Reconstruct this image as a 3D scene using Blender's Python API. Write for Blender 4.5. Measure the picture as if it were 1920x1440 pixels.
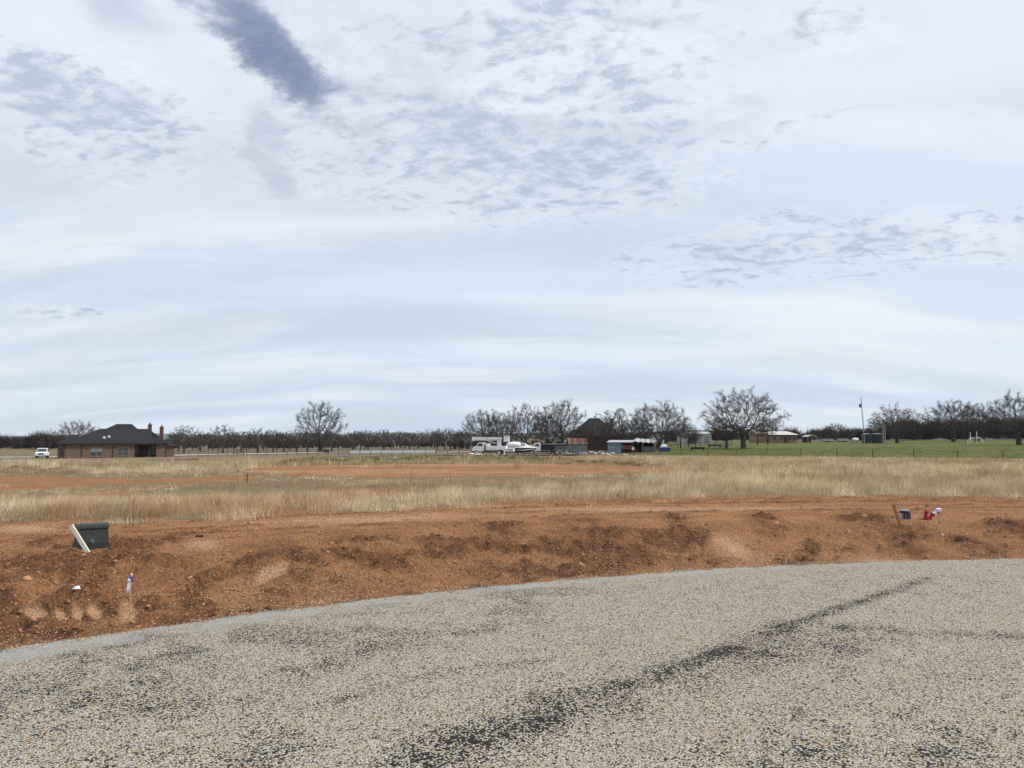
import bpy, math, random
import numpy as np
from mathutils import Vector, Matrix

for o in list(bpy.data.objects): bpy.data.objects.remove(o)
SC = bpy.context.scene
COL = SC.collection
R = math.radians

# ------------------------------------------------------------------ camera
F = 1370.0; HOR = 825.0; CH = 1.65
PITCH = math.atan((HOR - 720.0) / F)
cam = bpy.data.cameras.new('camera')
cam.sensor_width = 36.0; cam.lens = 36.0 * F / 1920.0
cam.clip_start = 0.05; cam.clip_end = 40000
camo = bpy.data.objects.new('camera', cam); COL.objects.link(camo)
camo.location = (0, 0, CH); camo.rotation_euler = (R(90) + PITCH, 0, 0)
SC.camera = camo

# ------------------------------------------------------------------ world, sun, exposure
SUN_EL, SUN_AZ = 44.0, 96.0          # azimuth measured from +Y towards +X
SUN_POWER = 3.7; SUN_ANGLE = 3.0
SKY_GAIN = 1.0
SC.view_settings.view_transform = 'Standard'; SC.view_settings.look = 'None'
SC.view_settings.gamma = 1.0; SC.view_settings.use_curve_mapping = False
SC.view_settings.exposure = 0.03

class NT:
    """small helper for node trees"""
    def __init__(s, tree): s.t = tree; s.n = tree.nodes; s.l = tree.links
    def node(s, typ, ins=None, **kw):
        nd = s.n.new(typ)
        for k, v in kw.items(): setattr(nd, k, v)
        for k, v in (ins or {}).items(): s.put(nd.inputs[k], v)
        return nd
    def put(s, sock, v):
        if hasattr(v, 'is_linked') or isinstance(v, bpy.types.NodeSocket): s.l.new(v, sock)
        elif isinstance(v, bpy.types.Node): s.l.new(v.outputs[0], sock)
        else:
            if isinstance(v, (tuple, list)) and len(v) == 3 and sock.type == 'RGBA': v = (*v, 1)
            sock.default_value = v
    def math(s, op, a, b=0.0, c=None, clamp=False):
        nd = s.node('ShaderNodeMath', operation=op, use_clamp=clamp)
        s.put(nd.inputs[0], a); s.put(nd.inputs[1], b)
        if c is not None: s.put(nd.inputs[2], c)
        return nd.outputs[0]
    def vmath(s, op, a, b=None, out=0, scale=None):
        nd = s.node('ShaderNodeVectorMath', operation=op)
        s.put(nd.inputs[0], a)
        if b is not None: s.put(nd.inputs[1], b)
        if scale is not None: s.put(nd.inputs['Scale'], scale)
        return nd.outputs[out]
    def mix(s, fac, a, b, blend='MIX'):
        nd = s.node('ShaderNodeMix', data_type='RGBA', blend_type=blend)
        s.put(nd.inputs[0], fac); s.put(nd.inputs[6], a); s.put(nd.inputs[7], b)
        return nd.outputs[2]
    def noise(s, vec, scale, detail=4, rough=0.55, dist=0.0, out='Fac', **kw):
        nd = s.node('ShaderNodeTexNoise', **kw)
        if vec is not None: s.put(nd.inputs['Vector'], vec)
        s.put(nd.inputs['Scale'], scale); nd.inputs['Detail'].default_value = detail
        nd.inputs['Roughness'].default_value = rough; nd.inputs['Distortion'].default_value = dist
        return nd.outputs[out]
    def ramp(s, x, a, b, c=0.0, d=1.0, smooth=True):
        nd = s.node('ShaderNodeMapRange', interpolation_type='SMOOTHSTEP' if smooth else 'LINEAR')
        s.put(nd.inputs[0], x); s.put(nd.inputs[1], a); s.put(nd.inputs[2], b); s.put(nd.inputs[3], c); s.put(nd.inputs[4], d)
        return nd.outputs[0]

def skydir(px, py):
    """direction of a pixel of the photograph"""
    x = (px - 960) / F; u = (720 - py) / F
    return (x, math.cos(PITCH) - u * math.sin(PITCH), math.sin(PITCH) + u * math.cos(PITCH))
DOME = 0.22                           # cloud layer follows the curve of the sky
def cloudpt(px, py):
    d = skydir(px, py); q = math.sqrt(d[0] ** 2 + d[1] ** 2 + d[2] ** 2); k = d[2] / q + DOME
    return (d[0] / q / k, d[1] / q / k)

world = bpy.data.worlds.new('World'); SC.world = world; world.use_nodes = True
w = NT(world.node_tree); w.n.clear()
gen = w.node('ShaderNodeTexCoord').outputs['Generated']
sep = w.node('ShaderNodeSeparateXYZ', {0: gen})
zz = w.math('ADD', w.math('MAXIMUM', sep.outputs[2], 0.0), DOME)
plane = w.node('ShaderNodeCombineXYZ', {0: w.math('DIVIDE', sep.outputs[0], zz), 1: w.math('DIVIDE', sep.outputs[1], zz), 2: 0.0}).outputs[0]
def wob(vec, scale, amt, det=4, rough=.55):
    return w.vmath('ADD', vec, w.vmath('SCALE', w.vmath('SUBTRACT', w.noise(vec, scale, det, rough, out='Color'), (0.5, 0.5, 0.5)), scale=amt))
P0 = wob(plane, 2.2, 0.42, 6, .62)
def blob(c, ang, sx, sy, soft=1.0, vec=None):
    m = w.node('ShaderNodeMapping', {0: P0 if vec is None else vec}, vector_type='TEXTURE')
    m.inputs['Location'].default_value = (c[0], c[1], 0); m.inputs['Rotation'].default_value = (0, 0, ang)
    m.inputs['Scale'].default_value = (sx, sy, 1)
    ln = w.vmath('LENGTH', m.outputs[0], out=1)
    return w.ramp(ln, 1.0 + soft * 0.5, max(0.0, 1.0 - soft))
def seg(a, b):
    a = cloudpt(*a); b = cloudpt(*b)
    return ((a[0] + b[0]) / 2, (a[1] + b[1]) / 2), math.atan2(b[1] - a[1], b[0] - a[0]), math.hypot(b[0] - a[0], b[1] - a[1]) / 2
def patch(a, b, half, soft=.9, vec=None):
    c, an, l = seg(a, b); return blob(c, an, l, half, soft, vec)
def amax(*s):
    r = s[0]
    for x in s[1:]: r = w.math('MAXIMUM', r, x)
    return r
def mapped(vec, rot, sc):
    m = w.node('ShaderNodeMapping', {0: vec}); m.inputs['Rotation'].default_value = (0, 0, R(rot)); m.inputs['Scale'].default_value = (*sc, 1)
    return m.outputs[0]
sky = w.node('ShaderNodeTexSky', sky_type='NISHITA', sun_disc=False, sun_elevation=R(SUN_EL), sun_rotation=R(SUN_AZ), altitude=300, air_density=1.0, dust_density=1.6, ozone_density=1.0)
clear = w.vmath('SCALE', sky.outputs[0], scale=0.075)
elev = sep.outputs[2]; mul = lambda a, b: w.math('MULTIPLY', a, b)
# high veil: soft bands combed by the wind
st1 = w.noise(mapped(wob(plane, 1.0, .5), 32, (.30, 1.5)), 1.7, 5, .55, .6)
st2 = w.noise(mapped(wob(plane, 1.4, .3), -16, (.22, 1.0)), 1.5, 5, .5, .3)
lowb = w.ramp(elev, .30, .10)
veil = w.math('ADD', mul(st1, .6), mul(st2, .6))
veil = w.math('MAXIMUM', w.ramp(veil, .46, .70, .76, 1.0), w.ramp(elev, .16, .42, 0.0, .97))
white = w.mix(w.ramp(elev, .03, .30), (.72, .82, .925), (.80, .86, .96))
white = w.mix(mul(w.ramp(st2, .50, .70), .75), white, (.84, .885, .945))
col = w.mix(veil, clear, white)
band = w.ramp(w.noise(mapped(wob(plane, 1.2, .5), -24, (.2, .8)), 2.0, 4, .5, .4), .44, .62)
col = w.mix(mul(mul(band, w.ramp(elev, .50, .30)), .46), col, (.55, .68, .87))
band2 = w.ramp(w.noise(mapped(wob(plane, 1.2, .3), 10, (.3, 1.3)), 2.0, 5, .55, .3), .50, .66)
col = w.mix(mul(mul(band2, lowb), .5), col, (.84, .875, .92))
# altocumulus: grey mottled bases in patches, ragged towards their edges
r1 = patch((-140, 215), (460, 245), .34); r2 = patch((400, 320), (1520, 300), .36)
r3 = patch((600, 90), (1450, 140), .28); r4 = patch((1040, 530), (2250, 445), .27, .8)
r5 = patch((1290, 300), (1700, 235), .07); r6 = patch((1440, 0), (1660, 140), .10); r7 = patch((-30, 568), (200, 578), .09)
r8 = patch((1380, 440), (1600, 385), .07)
out = w.ramp(sep.outputs[1], .62, .45)
elsewhere = mul(w.ramp(w.noise(plane, .9, 3, .5), .46, .66), out)
region = amax(r1, r2, mul(r3, .9), mul(r4, .86), mul(r5, .7), mul(r6, 1.0), mul(r7, .95), mul(r8, .7), mul(elsewhere, .9))
mp = wob(mapped(plane, 35, (.85, 1.15)), 7., .07, 4)
mot = w.noise(mp, 24., 7, .62, .15); mot2 = w.noise(mp, 6.0, 5, .58, .3); smooth = w.noise(mapped(plane, -35, (.5, 1.3)), 4.5, 4, .5, .4)
dens = w.math('ADD', mul(mot, .72), w.math('ADD', mul(mot2, .40), mul(smooth, .18)))
thr = w.ramp(region, 0.0, 1.0, .84, .515, smooth=False)
grey = w.ramp(dens, thr, w.math('ADD', thr, .21))
grey = mul(grey, w.ramp(region, .02, .40))
greycol = w.mix(w.ramp(dens, .58, .78), (.575, .65, .775), (.42, .50, .645))
rim = mul(w.ramp(dens, w.math('SUBTRACT', thr, .10), thr), w.math('SUBTRACT', 1.0, grey))
rim = mul(rim, w.ramp(region, .1, .6))
col = w.mix(mul(rim, .32), col, (.87, .92, .99))
col = w.mix(mul(mul(region, w.ramp(mot2, .36, .64)), .34), col, (.56, .63, .745))
col = w.mix(mul(grey, .72), col, greycol)
# smooth grey undersides at the top of the frame and beyond it
sm = mul(w.ramp(w.noise(mapped(wob(plane, 2.5, .3), -40, (.8, 1.7)), 3.0, 5, .55, .4), .46, .66), amax(patch((760, 0), (1250, 240), .30), mul(elsewhere, .8), patch((1080, 260), (1600, 120), .13)))
col = w.mix(mul(sm, .62), col, (.48, .55, .66))
# the rift: a slanting gap of deeper blue-grey
rv = wob(wob(plane, 2.4, .16, 3), 8.0, .16, 6, .70)
rift = patch((300, -130), (650, 262), .068, 1.0, rv)
fl = w.noise(mp, 9.0, 6, .66, .3)
rift = w.ramp(w.math('ADD', rift, mul(w.math('SUBTRACT', fl, .5), 1.1)), .18, .92)
riftb = w.ramp(w.math('ADD', patch((485, 140), (530, 410), .055, 1.0, rv), mul(w.math('SUBTRACT', fl, .5), 1.6)), .25, 1.0)
halo = patch((420, -140), (760, 330), .24, 1.0, rv)
col = w.mix(mul(mul(halo, w.ramp(fl, .35, .65)), .45), col, (.52, .575, .67))
riftc = patch((150, -80), (300, 80), .06, 1.0, rv)
col = w.mix(mul(riftc, .42), col, (.36, .44, .60))
col = w.mix(mul(riftb, .42), col, (.38, .45, .58))
col = w.mix(mul(rift, .95), col, w.mix(w.ramp(fl, .36, .64), (.165, .22, .365), (.26, .325, .465)))
bg = w.node('ShaderNodeBackground', {0: col, 1: SKY_GAIN})
w.l.new(bg.outputs[0], w.node('ShaderNodeOutputWorld').inputs[0])
world.cycles.sampling_method = 'MANUAL'; world.cycles.sample_map_resolution = 512

sl = bpy.data.lights.new('sun', 'SUN'); sl.energy = SUN_POWER; sl.angle = R(SUN_ANGLE); sl.color = (1.0, 0.955, 0.89)
so = bpy.data.objects.new('sun', sl); COL.objects.link(so)
sd = Vector((math.sin(R(SUN_AZ)) * math.cos(R(SUN_EL)), math.cos(R(SUN_AZ)) * math.cos(R(SUN_EL)), math.sin(R(SUN_EL))))
so.rotation_euler = sd.to_track_quat('Z', 'Y').to_euler(); so.location = sd * 60
SC.cycles.max_bounces = 5; SC.cycles.diffuse_bounces = 2; SC.cycles.glossy_bounces = 2; SC.cycles.transmission_bounces = 3
SC.cycles.volume_bounces = 0; SC.cycles.transparent_max_bounces = 6
SC.cycles.use_denoising = True; SC.cycles.denoiser = 'OPENIMAGEDENOISE'; SC.cycles.denoising_input_passes = 'RGB_ALBEDO_NORMAL'; SC.cycles.denoising_prefilter = 'ACCURATE'; SC.cycles.use_adaptive_sampling = False

# ------------------------------------------------------------------ numeric helpers
rng = np.random.default_rng(7); random.seed(7)
_perm = np.random.default_rng(99).permutation(4096)
def _h(ix, iy):
    return _perm[(ix + _perm[iy & 4095]) & 4095] / 4095.0
def vnoise(x, y):
    ix = np.floor(x).astype(np.int64); iy = np.floor(y).astype(np.int64)
    fx = x - ix; fy = y - iy
    fx = fx * fx * fx * (fx * (fx * 6 - 15) + 10); fy = fy * fy * fy * (fy * (fy * 6 - 15) + 10)
    a = _h(ix, iy); b = _h(ix + 1, iy); c = _h(ix, iy + 1); d = _h(ix + 1, iy + 1)
    return (a + (b - a) * fx) * (1 - fy) + (c + (d - c) * fx) * fy
def fbm(x, y, s, o=4, g=0.5):
    r = np.zeros_like(x, dtype=float); amp = 1.0; tot = 0.0; f = s
    for i in range(o):
        r += amp * vnoise(x * f + 17.3 * i, y * f - 9.1 * i); tot += amp; amp *= g; f *= 2.03
    return r / tot
def sstep(x, a, b):
    t = np.clip((x - a) / (b - a), 0, 1); return t * t * (3 - 2 * t)
CA, SA = math.cos(PITCH), math.sin(PITCH)
def proj(X, Y, z):
    fw = Y * CA + (z - CH) * SA; up = -Y * SA + (z - CH) * CA
    return 960 + F * X / fw, 720 - F * up / fw
def row_z(py, Y):
    """height at depth Y whose row in the photograph is py"""
    u = (720 - py) / F
    return CH + Y * (SA + u * CA) / (CA - u * SA)
def Xof(px, Y, z=0.0):
    fw = Y * CA + (z - CH) * SA; return (px - 960) / F * fw

# ------------------------------------------------------------------ terrain
RC = (8.8, -9.96); RR = 20.6                     # the road is a wide bend about this centre
t_cols = np.array([-600, 0, 480, 960, 1440, 1920, 2520.])
t_rows = np.array([1, 14, 34, 52, 70, 95, 137, 220, 300, 600, 1500, 6000.])
_tb = {70: (872, 872, 868, 866, 864, 866, 866), 95: (866, 866, 862.5, 860, 858, 860, 860), 137: (860, 860, 856, 853, 844, 840, 840),
       220: (850, 850, 848, 845, 831, 827, 827), 300: (843, 843, 843, 838, 827, 824.5, 824)}
t_z = np.zeros((len(t_rows), len(t_cols)))
for i, y in enumerate(t_rows):
    if y in _tb: t_z[i] = [row_z(p, y) for p in _tb[int(y)]]
    elif y >= 600: t_z[i] = [-3.2, -3.2, -3.2, -2.5, 1.6, 2.2, 2.2]
t_z[-1] = [-6, -6, -6, -5, 0, 0, 0]
t_lr = np.log(t_rows)
def gz_base(X, Y):
    Yc = np.clip(Y, 1.0, 5999.); u = np.clip(960 + F * X / np.maximum(Yc, 1), t_cols[0], t_cols[-1] - 1e-3)
    j = np.clip(np.searchsorted(t_cols, u, 'right') - 1, 0, len(t_cols) - 2); fx = (u - t_cols[j]) / (t_cols[j + 1] - t_cols[j])
    ly = np.log(Yc); i = np.clip(np.searchsorted(t_lr, ly, 'right') - 1, 0, len(t_rows) - 2); fy = (ly - t_lr[i]) / (t_lr[i + 1] - t_lr[i])
    fx = fx * fx * (3 - 2 * fx)
    return (t_z[i, j] * (1 - fx) + t_z[i, j + 1] * fx) * (1 - fy) + (t_z[i + 1, j] * (1 - fx) + t_z[i + 1, j + 1] * fx) * fy
def ell(px, py, cx, cy, rx, ry, tilt=0.0):
    dx = px - cx; dy = py - cy - tilt * (px - cx); return np.exp(-((dx / rx) ** 2 + (dy / ry) ** 2) * 1.1)
DARK = [(90, 1035, 35, 16, 0), (240, 1040, 95, 14, 0), (330, 1030, 22, 12, 0), (250, 1070, 130, 25, .02), (360, 1120, 90, 34, -.05), (20, 1130, 45, 50, 0), (560, 1075, 90, 40, 0), (700, 1045, 110, 26, 0), (690, 1085, 130, 30, -.05), (860, 1040, 110, 26, .1), (960, 1010, 70, 18, .2), (1000, 1055, 80, 14, .05),
        (1145, 1010, 95, 20, .12), (1270, 1000, 36, 26, .45), (1320, 1028, 46, 9, .3), (1430, 990, 36, 16, .35), (1620, 985, 70, 12, .05), (1690, 1010, 60, 14, .28), (1815, 1018, 60, 14, .15), (1880, 1000, 60, 14, .05), (1850, 1035, 60, 10, .1), (120, 1075, 120, 24, 0)]
PALE = [(85, 1132, 26, 10, 0), (132, 1130, 13, 8, 0), (164, 1128, 14, 9, 0), (195, 1126, 20, 9, 0), (256, 1124, 22, 16, 0), (515, 1072, 42, 9, -.25), (390, 1038, 35, 10, 0), (1370, 1020, 50, 10, .2), (60, 1000, 80, 10, 0), (700, 985, 240, 9, -.03), (1250, 965, 300, 7, 0), (1650, 1035, 55, 7, .1)]
def grass_edge(px): return np.interp(px, [-800, 0, 200, 300, 600, 800, 960, 1280, 1600, 1920, 2700], [14.0, 14.3, 14.6, 15.3, 16.4, 17.6, 18.9, 20.2, 20.6, 19.6, 19.0])
def lines(px, pts):
    a = np.array(pts, float); return np.interp(px, a[:, 0], a[:, 1])
def yrow(py): return CH * F / (py - HOR)
def masks(X, Y):
    """world-space zones of the ground"""
    px = 960 + F * X / np.maximum(Y, 0.5); py = HOR + CH * F / np.maximum(Y, 0.5)
    n1 = fbm(X, Y, 0.35, 4) - .5; n2 = fbm(X + 50, Y, 1.3, 4) - .5
    rd = np.hypot(X - RC[0], Y - RC[1]) - RR
    ge = grass_edge(px) + n1 * 5.0 + n2 * 3.2
    dirt = sstep(ge - Y, -0.9, 0.7)
    w1 = 1 + n1 * .5
    pad_n = yrow(lines(px, [(420, 886), (480, 890), (560, 893), (700, 897), (1000, 894), (1180, 890), (1320, 887.5)])) ; pad_f = yrow(lines(px, [(420, 885.5), (480, 880), (560, 877), (800, 872.5), (1000, 871.5), (1150, 875), (1250, 881), (1320, 887)]))
    pad = sstep(Y, pad_n - .6, pad_n + .8 + n1) * sstep(pad_f + n2 - Y, -.5, .6) * sstep(px, 430, 480) * sstep(px, 1325, 1290)
    lp_n = yrow(lines(px, [(-900, 925), (0, 921), (120, 915), (250, 909), (420, 904), (520, 898)])); lp_f = yrow(lines(px, [(-900, 894), (0, 893), (130, 893), (200, 897), (300, 897), (430, 893), (520, 891)]))
    lpad = sstep(Y, lp_n - .6 + n1 * 3, lp_n + .9 + n1 * 3) * sstep(lp_f + n2 * 2 - Y, -.6, .8) * sstep(px, 545, 470)
    # worn strip between, patchy
    mid = sstep(fbm(X + 9, Y, 0.22, 3), 0.52, 0.62) * sstep(Y, ge + 1.0, ge + 4) * sstep(34 - Y, 0, 6) * sstep(1250 - px, 0, 200) * .75
    dirt = np.maximum.reduce([dirt, pad * (.55 + .45 * sstep(fbm(X * .4, Y, .5, 3), .35, .6)), lpad * (.48 + .4 * sstep(fbm(X * .4 + 9, Y, .5, 3), .35, .6)), mid * .8])
    berm = sstep(Y, pad_f + .3, pad_f + 2.2) * sstep(pad_f + 6.5 - Y, 0, 3) * sstep(px, 490, 560) * sstep(1100 - px, 0, 60)
    bermr = sstep(Y, pad_f + .2, pad_f + 1.2) * sstep(pad_f + 3.2 - Y, 0, 1.6) * sstep(px, 1040, 1080) * sstep(1300 - px, 0, 60)
    berml = sstep(Y, lp_f + .3, lp_f + 1.5) * sstep(lp_f + 5 - Y, 0, 2.5) * sstep(190 - px, 0, 70)
    dark = np.zeros_like(X)
    for e in DARK: dark = np.maximum(dark, ell(px, py, *e))
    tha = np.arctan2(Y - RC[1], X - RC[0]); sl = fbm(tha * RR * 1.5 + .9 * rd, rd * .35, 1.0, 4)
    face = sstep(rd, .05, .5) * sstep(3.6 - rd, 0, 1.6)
    dark = np.maximum(dark * .9, face * (.15 + .66 * sstep(sl, .44, .68)))  # bank slope darkened: its shade is painted into the soil colour
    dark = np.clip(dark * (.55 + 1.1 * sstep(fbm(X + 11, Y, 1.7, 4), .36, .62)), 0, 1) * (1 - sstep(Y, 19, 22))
    pale = np.zeros_like(X)
    for e in PALE: pale = np.maximum(pale, ell(px, py, *e))
    trk_shade = sstep(np.sin(rd * 7.3 + 5 * fbm(X * .3, Y, .5, 3)) + 1.2 * (fbm(X, Y, 2.2, 3) - .5), .55, 1.0) * sstep(rd, 3.4, 4.6) * sstep(ge - Y, -.6, .8)  # groove shade of the tracks, painted as dark lines in the soil
    dark = np.clip(np.maximum(dark, .62 * trk_shade) * (1 - .95 * sstep(pale, .25, .7)), 0, 1)
    # pasture on the right beyond the wire fence, and lawn strips on the left
    fy = lines(px, [(900, 118), (1180, 112), (1260, 104), (1430, 97), (1640, 91), (1920, 84), (2600, 70)])
    green = sstep(Y - fy, -1, 9) * sstep(px, 1090, 1200) * (0.55 + .9 * fbm(X, Y, .05, 4)) * sstep(330 - Y, 0, 90)
    green = np.maximum(green, sstep(Y, 120, 150) * .35 * sstep(fbm(X, Y, .03, 3), .4, .6) * sstep(1000 - px, 0, 200))
    return dict(px=px, py=py, rd=rd, dirt=dirt, pad=pad, lpad=lpad, berm=berm, bermr=bermr, berml=berml, dark=dark, pale=pale, green=np.clip(green, 0, 1), ge=ge)
def relief(X, Y, m):
    rd = m['rd']; near = sstep(40 - Y, 0, 10) * (Y > 0.5)
    prof = np.interp(rd, [-30, -0.5, 0.0, 0.12, 0.7, 1.5, 2.6, 4.2, 7, 14], [-.25, -.10, -.05, -.08, -.14, -.06, .12, .18, .11, 0.0])
    z = prof * near + 0.0
    z = np.where(Y <= 0.5, -0.25, z)
    d = m['dirt'] * sstep(25 - Y, 0, 4) * sstep(rd, 0.05, .5)
    bank = np.exp(-((rd - 2.2) / 1.9) ** 2)
    cl = m['dark'] * .75 + .22 * bank
    rid = 1 - np.abs(2 * fbm(X, Y, 2.6, 3) - 1)
    z = z + d * cl * (.15 * (rid - .62) + .12 * (fbm(X + 31, Y, 5.5, 3) - .45) + .10 * np.maximum(0, fbm(X + 7, Y + 3, 13., 2) - .52)) * (1 - sstep(m['pale'], .3, .7))
    z = z + d * .035 * (fbm(X, Y, 1.1, 4) - .5) + d * .012 * (fbm(X + 3, Y, 9., 3) - .5) * (1 - .7 * m['pale'])
    # wheel and blade tracks running along the verge
    tr = np.sin(rd * 9.5 + 3 * fbm(X, Y, .4, 2)) * sstep(rd, 3.6, 4.6) * sstep(m['ge'] - Y, 0, 1.2)
    z = z + d * .022 * tr
    z = z + d * .012 * np.maximum(0, np.sin((X * .55 + Y * 1.0) * 16)) * ell(m['px'], m['py'], 1130, 1005, 80, 22, .1)
    z = z + d * .016 * np.maximum(0, np.sin((X * .8 + Y * .8) * 15)) * ell(m['px'], m['py'], 1280, 1005, 60, 26, .3)
    hump = fbm(X + 70, Y, .9, 4)
    z = z + m['berm'] * (.34 + .5 * (hump - .4)) + m['bermr'] * (.16 + .35 * (hump - .4)) + m['berml'] * (.30 + .4 * (hump - .4))
    far = sstep(Y, 16, 24) * sstep(200 - Y, 0, 100)
    z = z + far * (1 - m['pad']) * (1 - m['lpad']) * .16 * (fbm(X, Y, .22, 3) - .5) + m['pad'] * (.12 + .06 * (fbm(X, Y, .8, 3) - .5)) + m['lpad'] * .05 * (fbm(X, Y, 1., 3) - .5)
    return z
def gz(X, Y):
    X = np.atleast_1d(np.asarray(X, float)); Y = np.atleast_1d(np.asarray(Y, float))
    return gz_base(X, Y) + relief(X, Y, masks(X, Y))
def g1(x, y): return float(gz(x, y)[0])
def G(px, py, y0=5.0, y1=60.0):
    """point of the near ground seen at a pixel"""
    Y = np.linspace(y0, y1, 6000); X = (px - 960) / F * Y; z = gz(X, Y); q = proj(X, Y, z)[1]
    k = int(np.argmax(q < py)) if (q < py).any() else len(Y) - 1
    return Vector((float(Xof(px, Y[k], z[k])), float(Y[k]), float(z[k])))
def AT(px, Y):
    """ground point in a column of the photograph at depth Y"""
    x = Xof(px, Y); z = g1(x, Y); x = Xof(px, Y, z); return Vector((x, Y, g1(x, Y)))

def mesh_np(name, V, faces, mat=None, smooth=False):
    """faces: list of int arrays (n,k)"""
    me = bpy.data.meshes.new(name); V = np.asarray(V, np.float32)
    me.vertices.add(len(V)); me.vertices.foreach_set('co', V.ravel())
    faces = [np.asarray(f, np.int32) for f in faces if len(f)]
    nl = sum(f.size for f in faces); npoly = sum(len(f) for f in faces)
    me.loops.add(nl); me.polygons.add(npoly)
    me.loops.foreach_set('vertex_index', np.concatenate([f.ravel() for f in faces]))
    tot = np.concatenate([np.full(len(f), f.shape[1], np.int32) for f in faces])
    st = np.concatenate([[0], np.cumsum(tot)[:-1]]).astype(np.int32)
    me.polygons.foreach_set('loop_start', st)
    me.polygons.foreach_set('loop_total', tot)
    if smooth: me.polygons.foreach_set('use_smooth', np.ones(npoly, bool))
    me.update(calc_edges=True)
    if mat: me.materials.append(mat)
    return me
def attr(me, name, arr):
    a = np.ones((len(arr), 4), np.float32); a[:, :arr.shape[1]] = arr
    c = me.color_attributes.new(name, 'FLOAT_COLOR', 'POINT'); c.data.foreach_set('color', a.ravel())
def link(name, me, parent=None, loc=None, **props):
    o = bpy.data.objects.new(name, me); COL.objects.link(o)
    if parent is not None: o.parent = parent
    if loc is not None: o.location = loc
    for k, v in props.items():
        if v is not None: o[k] = v
    return o
def thing(name, label, cat, loc=(0, 0, 0), rz=0.0, group=None):
    o = bpy.data.objects.new(name, None); COL.objects.link(o); o.empty_display_size = .2
    o.location = loc; o.rotation_euler = (0, 0, rz); o['label'] = label; o['category'] = cat
    if group: o['group'] = group
    return o

# ------------------------------------------------------------------ materials
def new_mat(name):
    m = bpy.data.materials.new(name); m.use_nodes = True; t = NT(m.node_tree); t.n.clear()
    b = t.node('ShaderNodeBsdfPrincipled'); t.l.new(b.outputs[0], t.node('ShaderNodeOutputMaterial').inputs[0])
    return m, t, b
def mat(name, c, rough=0.7, var=0.18, scale=6.0, metal=0.0, bump=0.0, dirt=None, dirt_amt=0.0, spec=0.4):
    m, t, b = new_mat(name)
    co = t.node('ShaderNodeTexCoord').outputs['Object']
    n = t.noise(co, scale, 6, 0.6)
    dk = tuple(x * (1 - var) for x in c); lt = tuple(min(1, x * (1 + var)) for x in c)
    cc = t.mix(t.ramp(n, .3, .7), dk, lt)
    if dirt is not None:
        cc = t.mix(t.math('MULTIPLY', t.ramp(t.noise(co, scale * .45, 7, .7, .5), .45, .68), dirt_amt), cc, dirt)
    t.put(b.inputs['Base Color'], cc); b.inputs['Metallic'].default_value = metal
    t.put(b.inputs['Roughness'], t.ramp(n, .2, .8, max(.05, rough - .1), min(1, rough + .1)))
    b.inputs['Specular IOR Level'].default_value = spec
    if bump > 0:
        bp = t.node('ShaderNodeBump', {'Height': n, 'Strength': bump, 'Distance': .02}); t.l.new(bp.outputs[0], b.inputs['Normal'])
    return m

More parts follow.
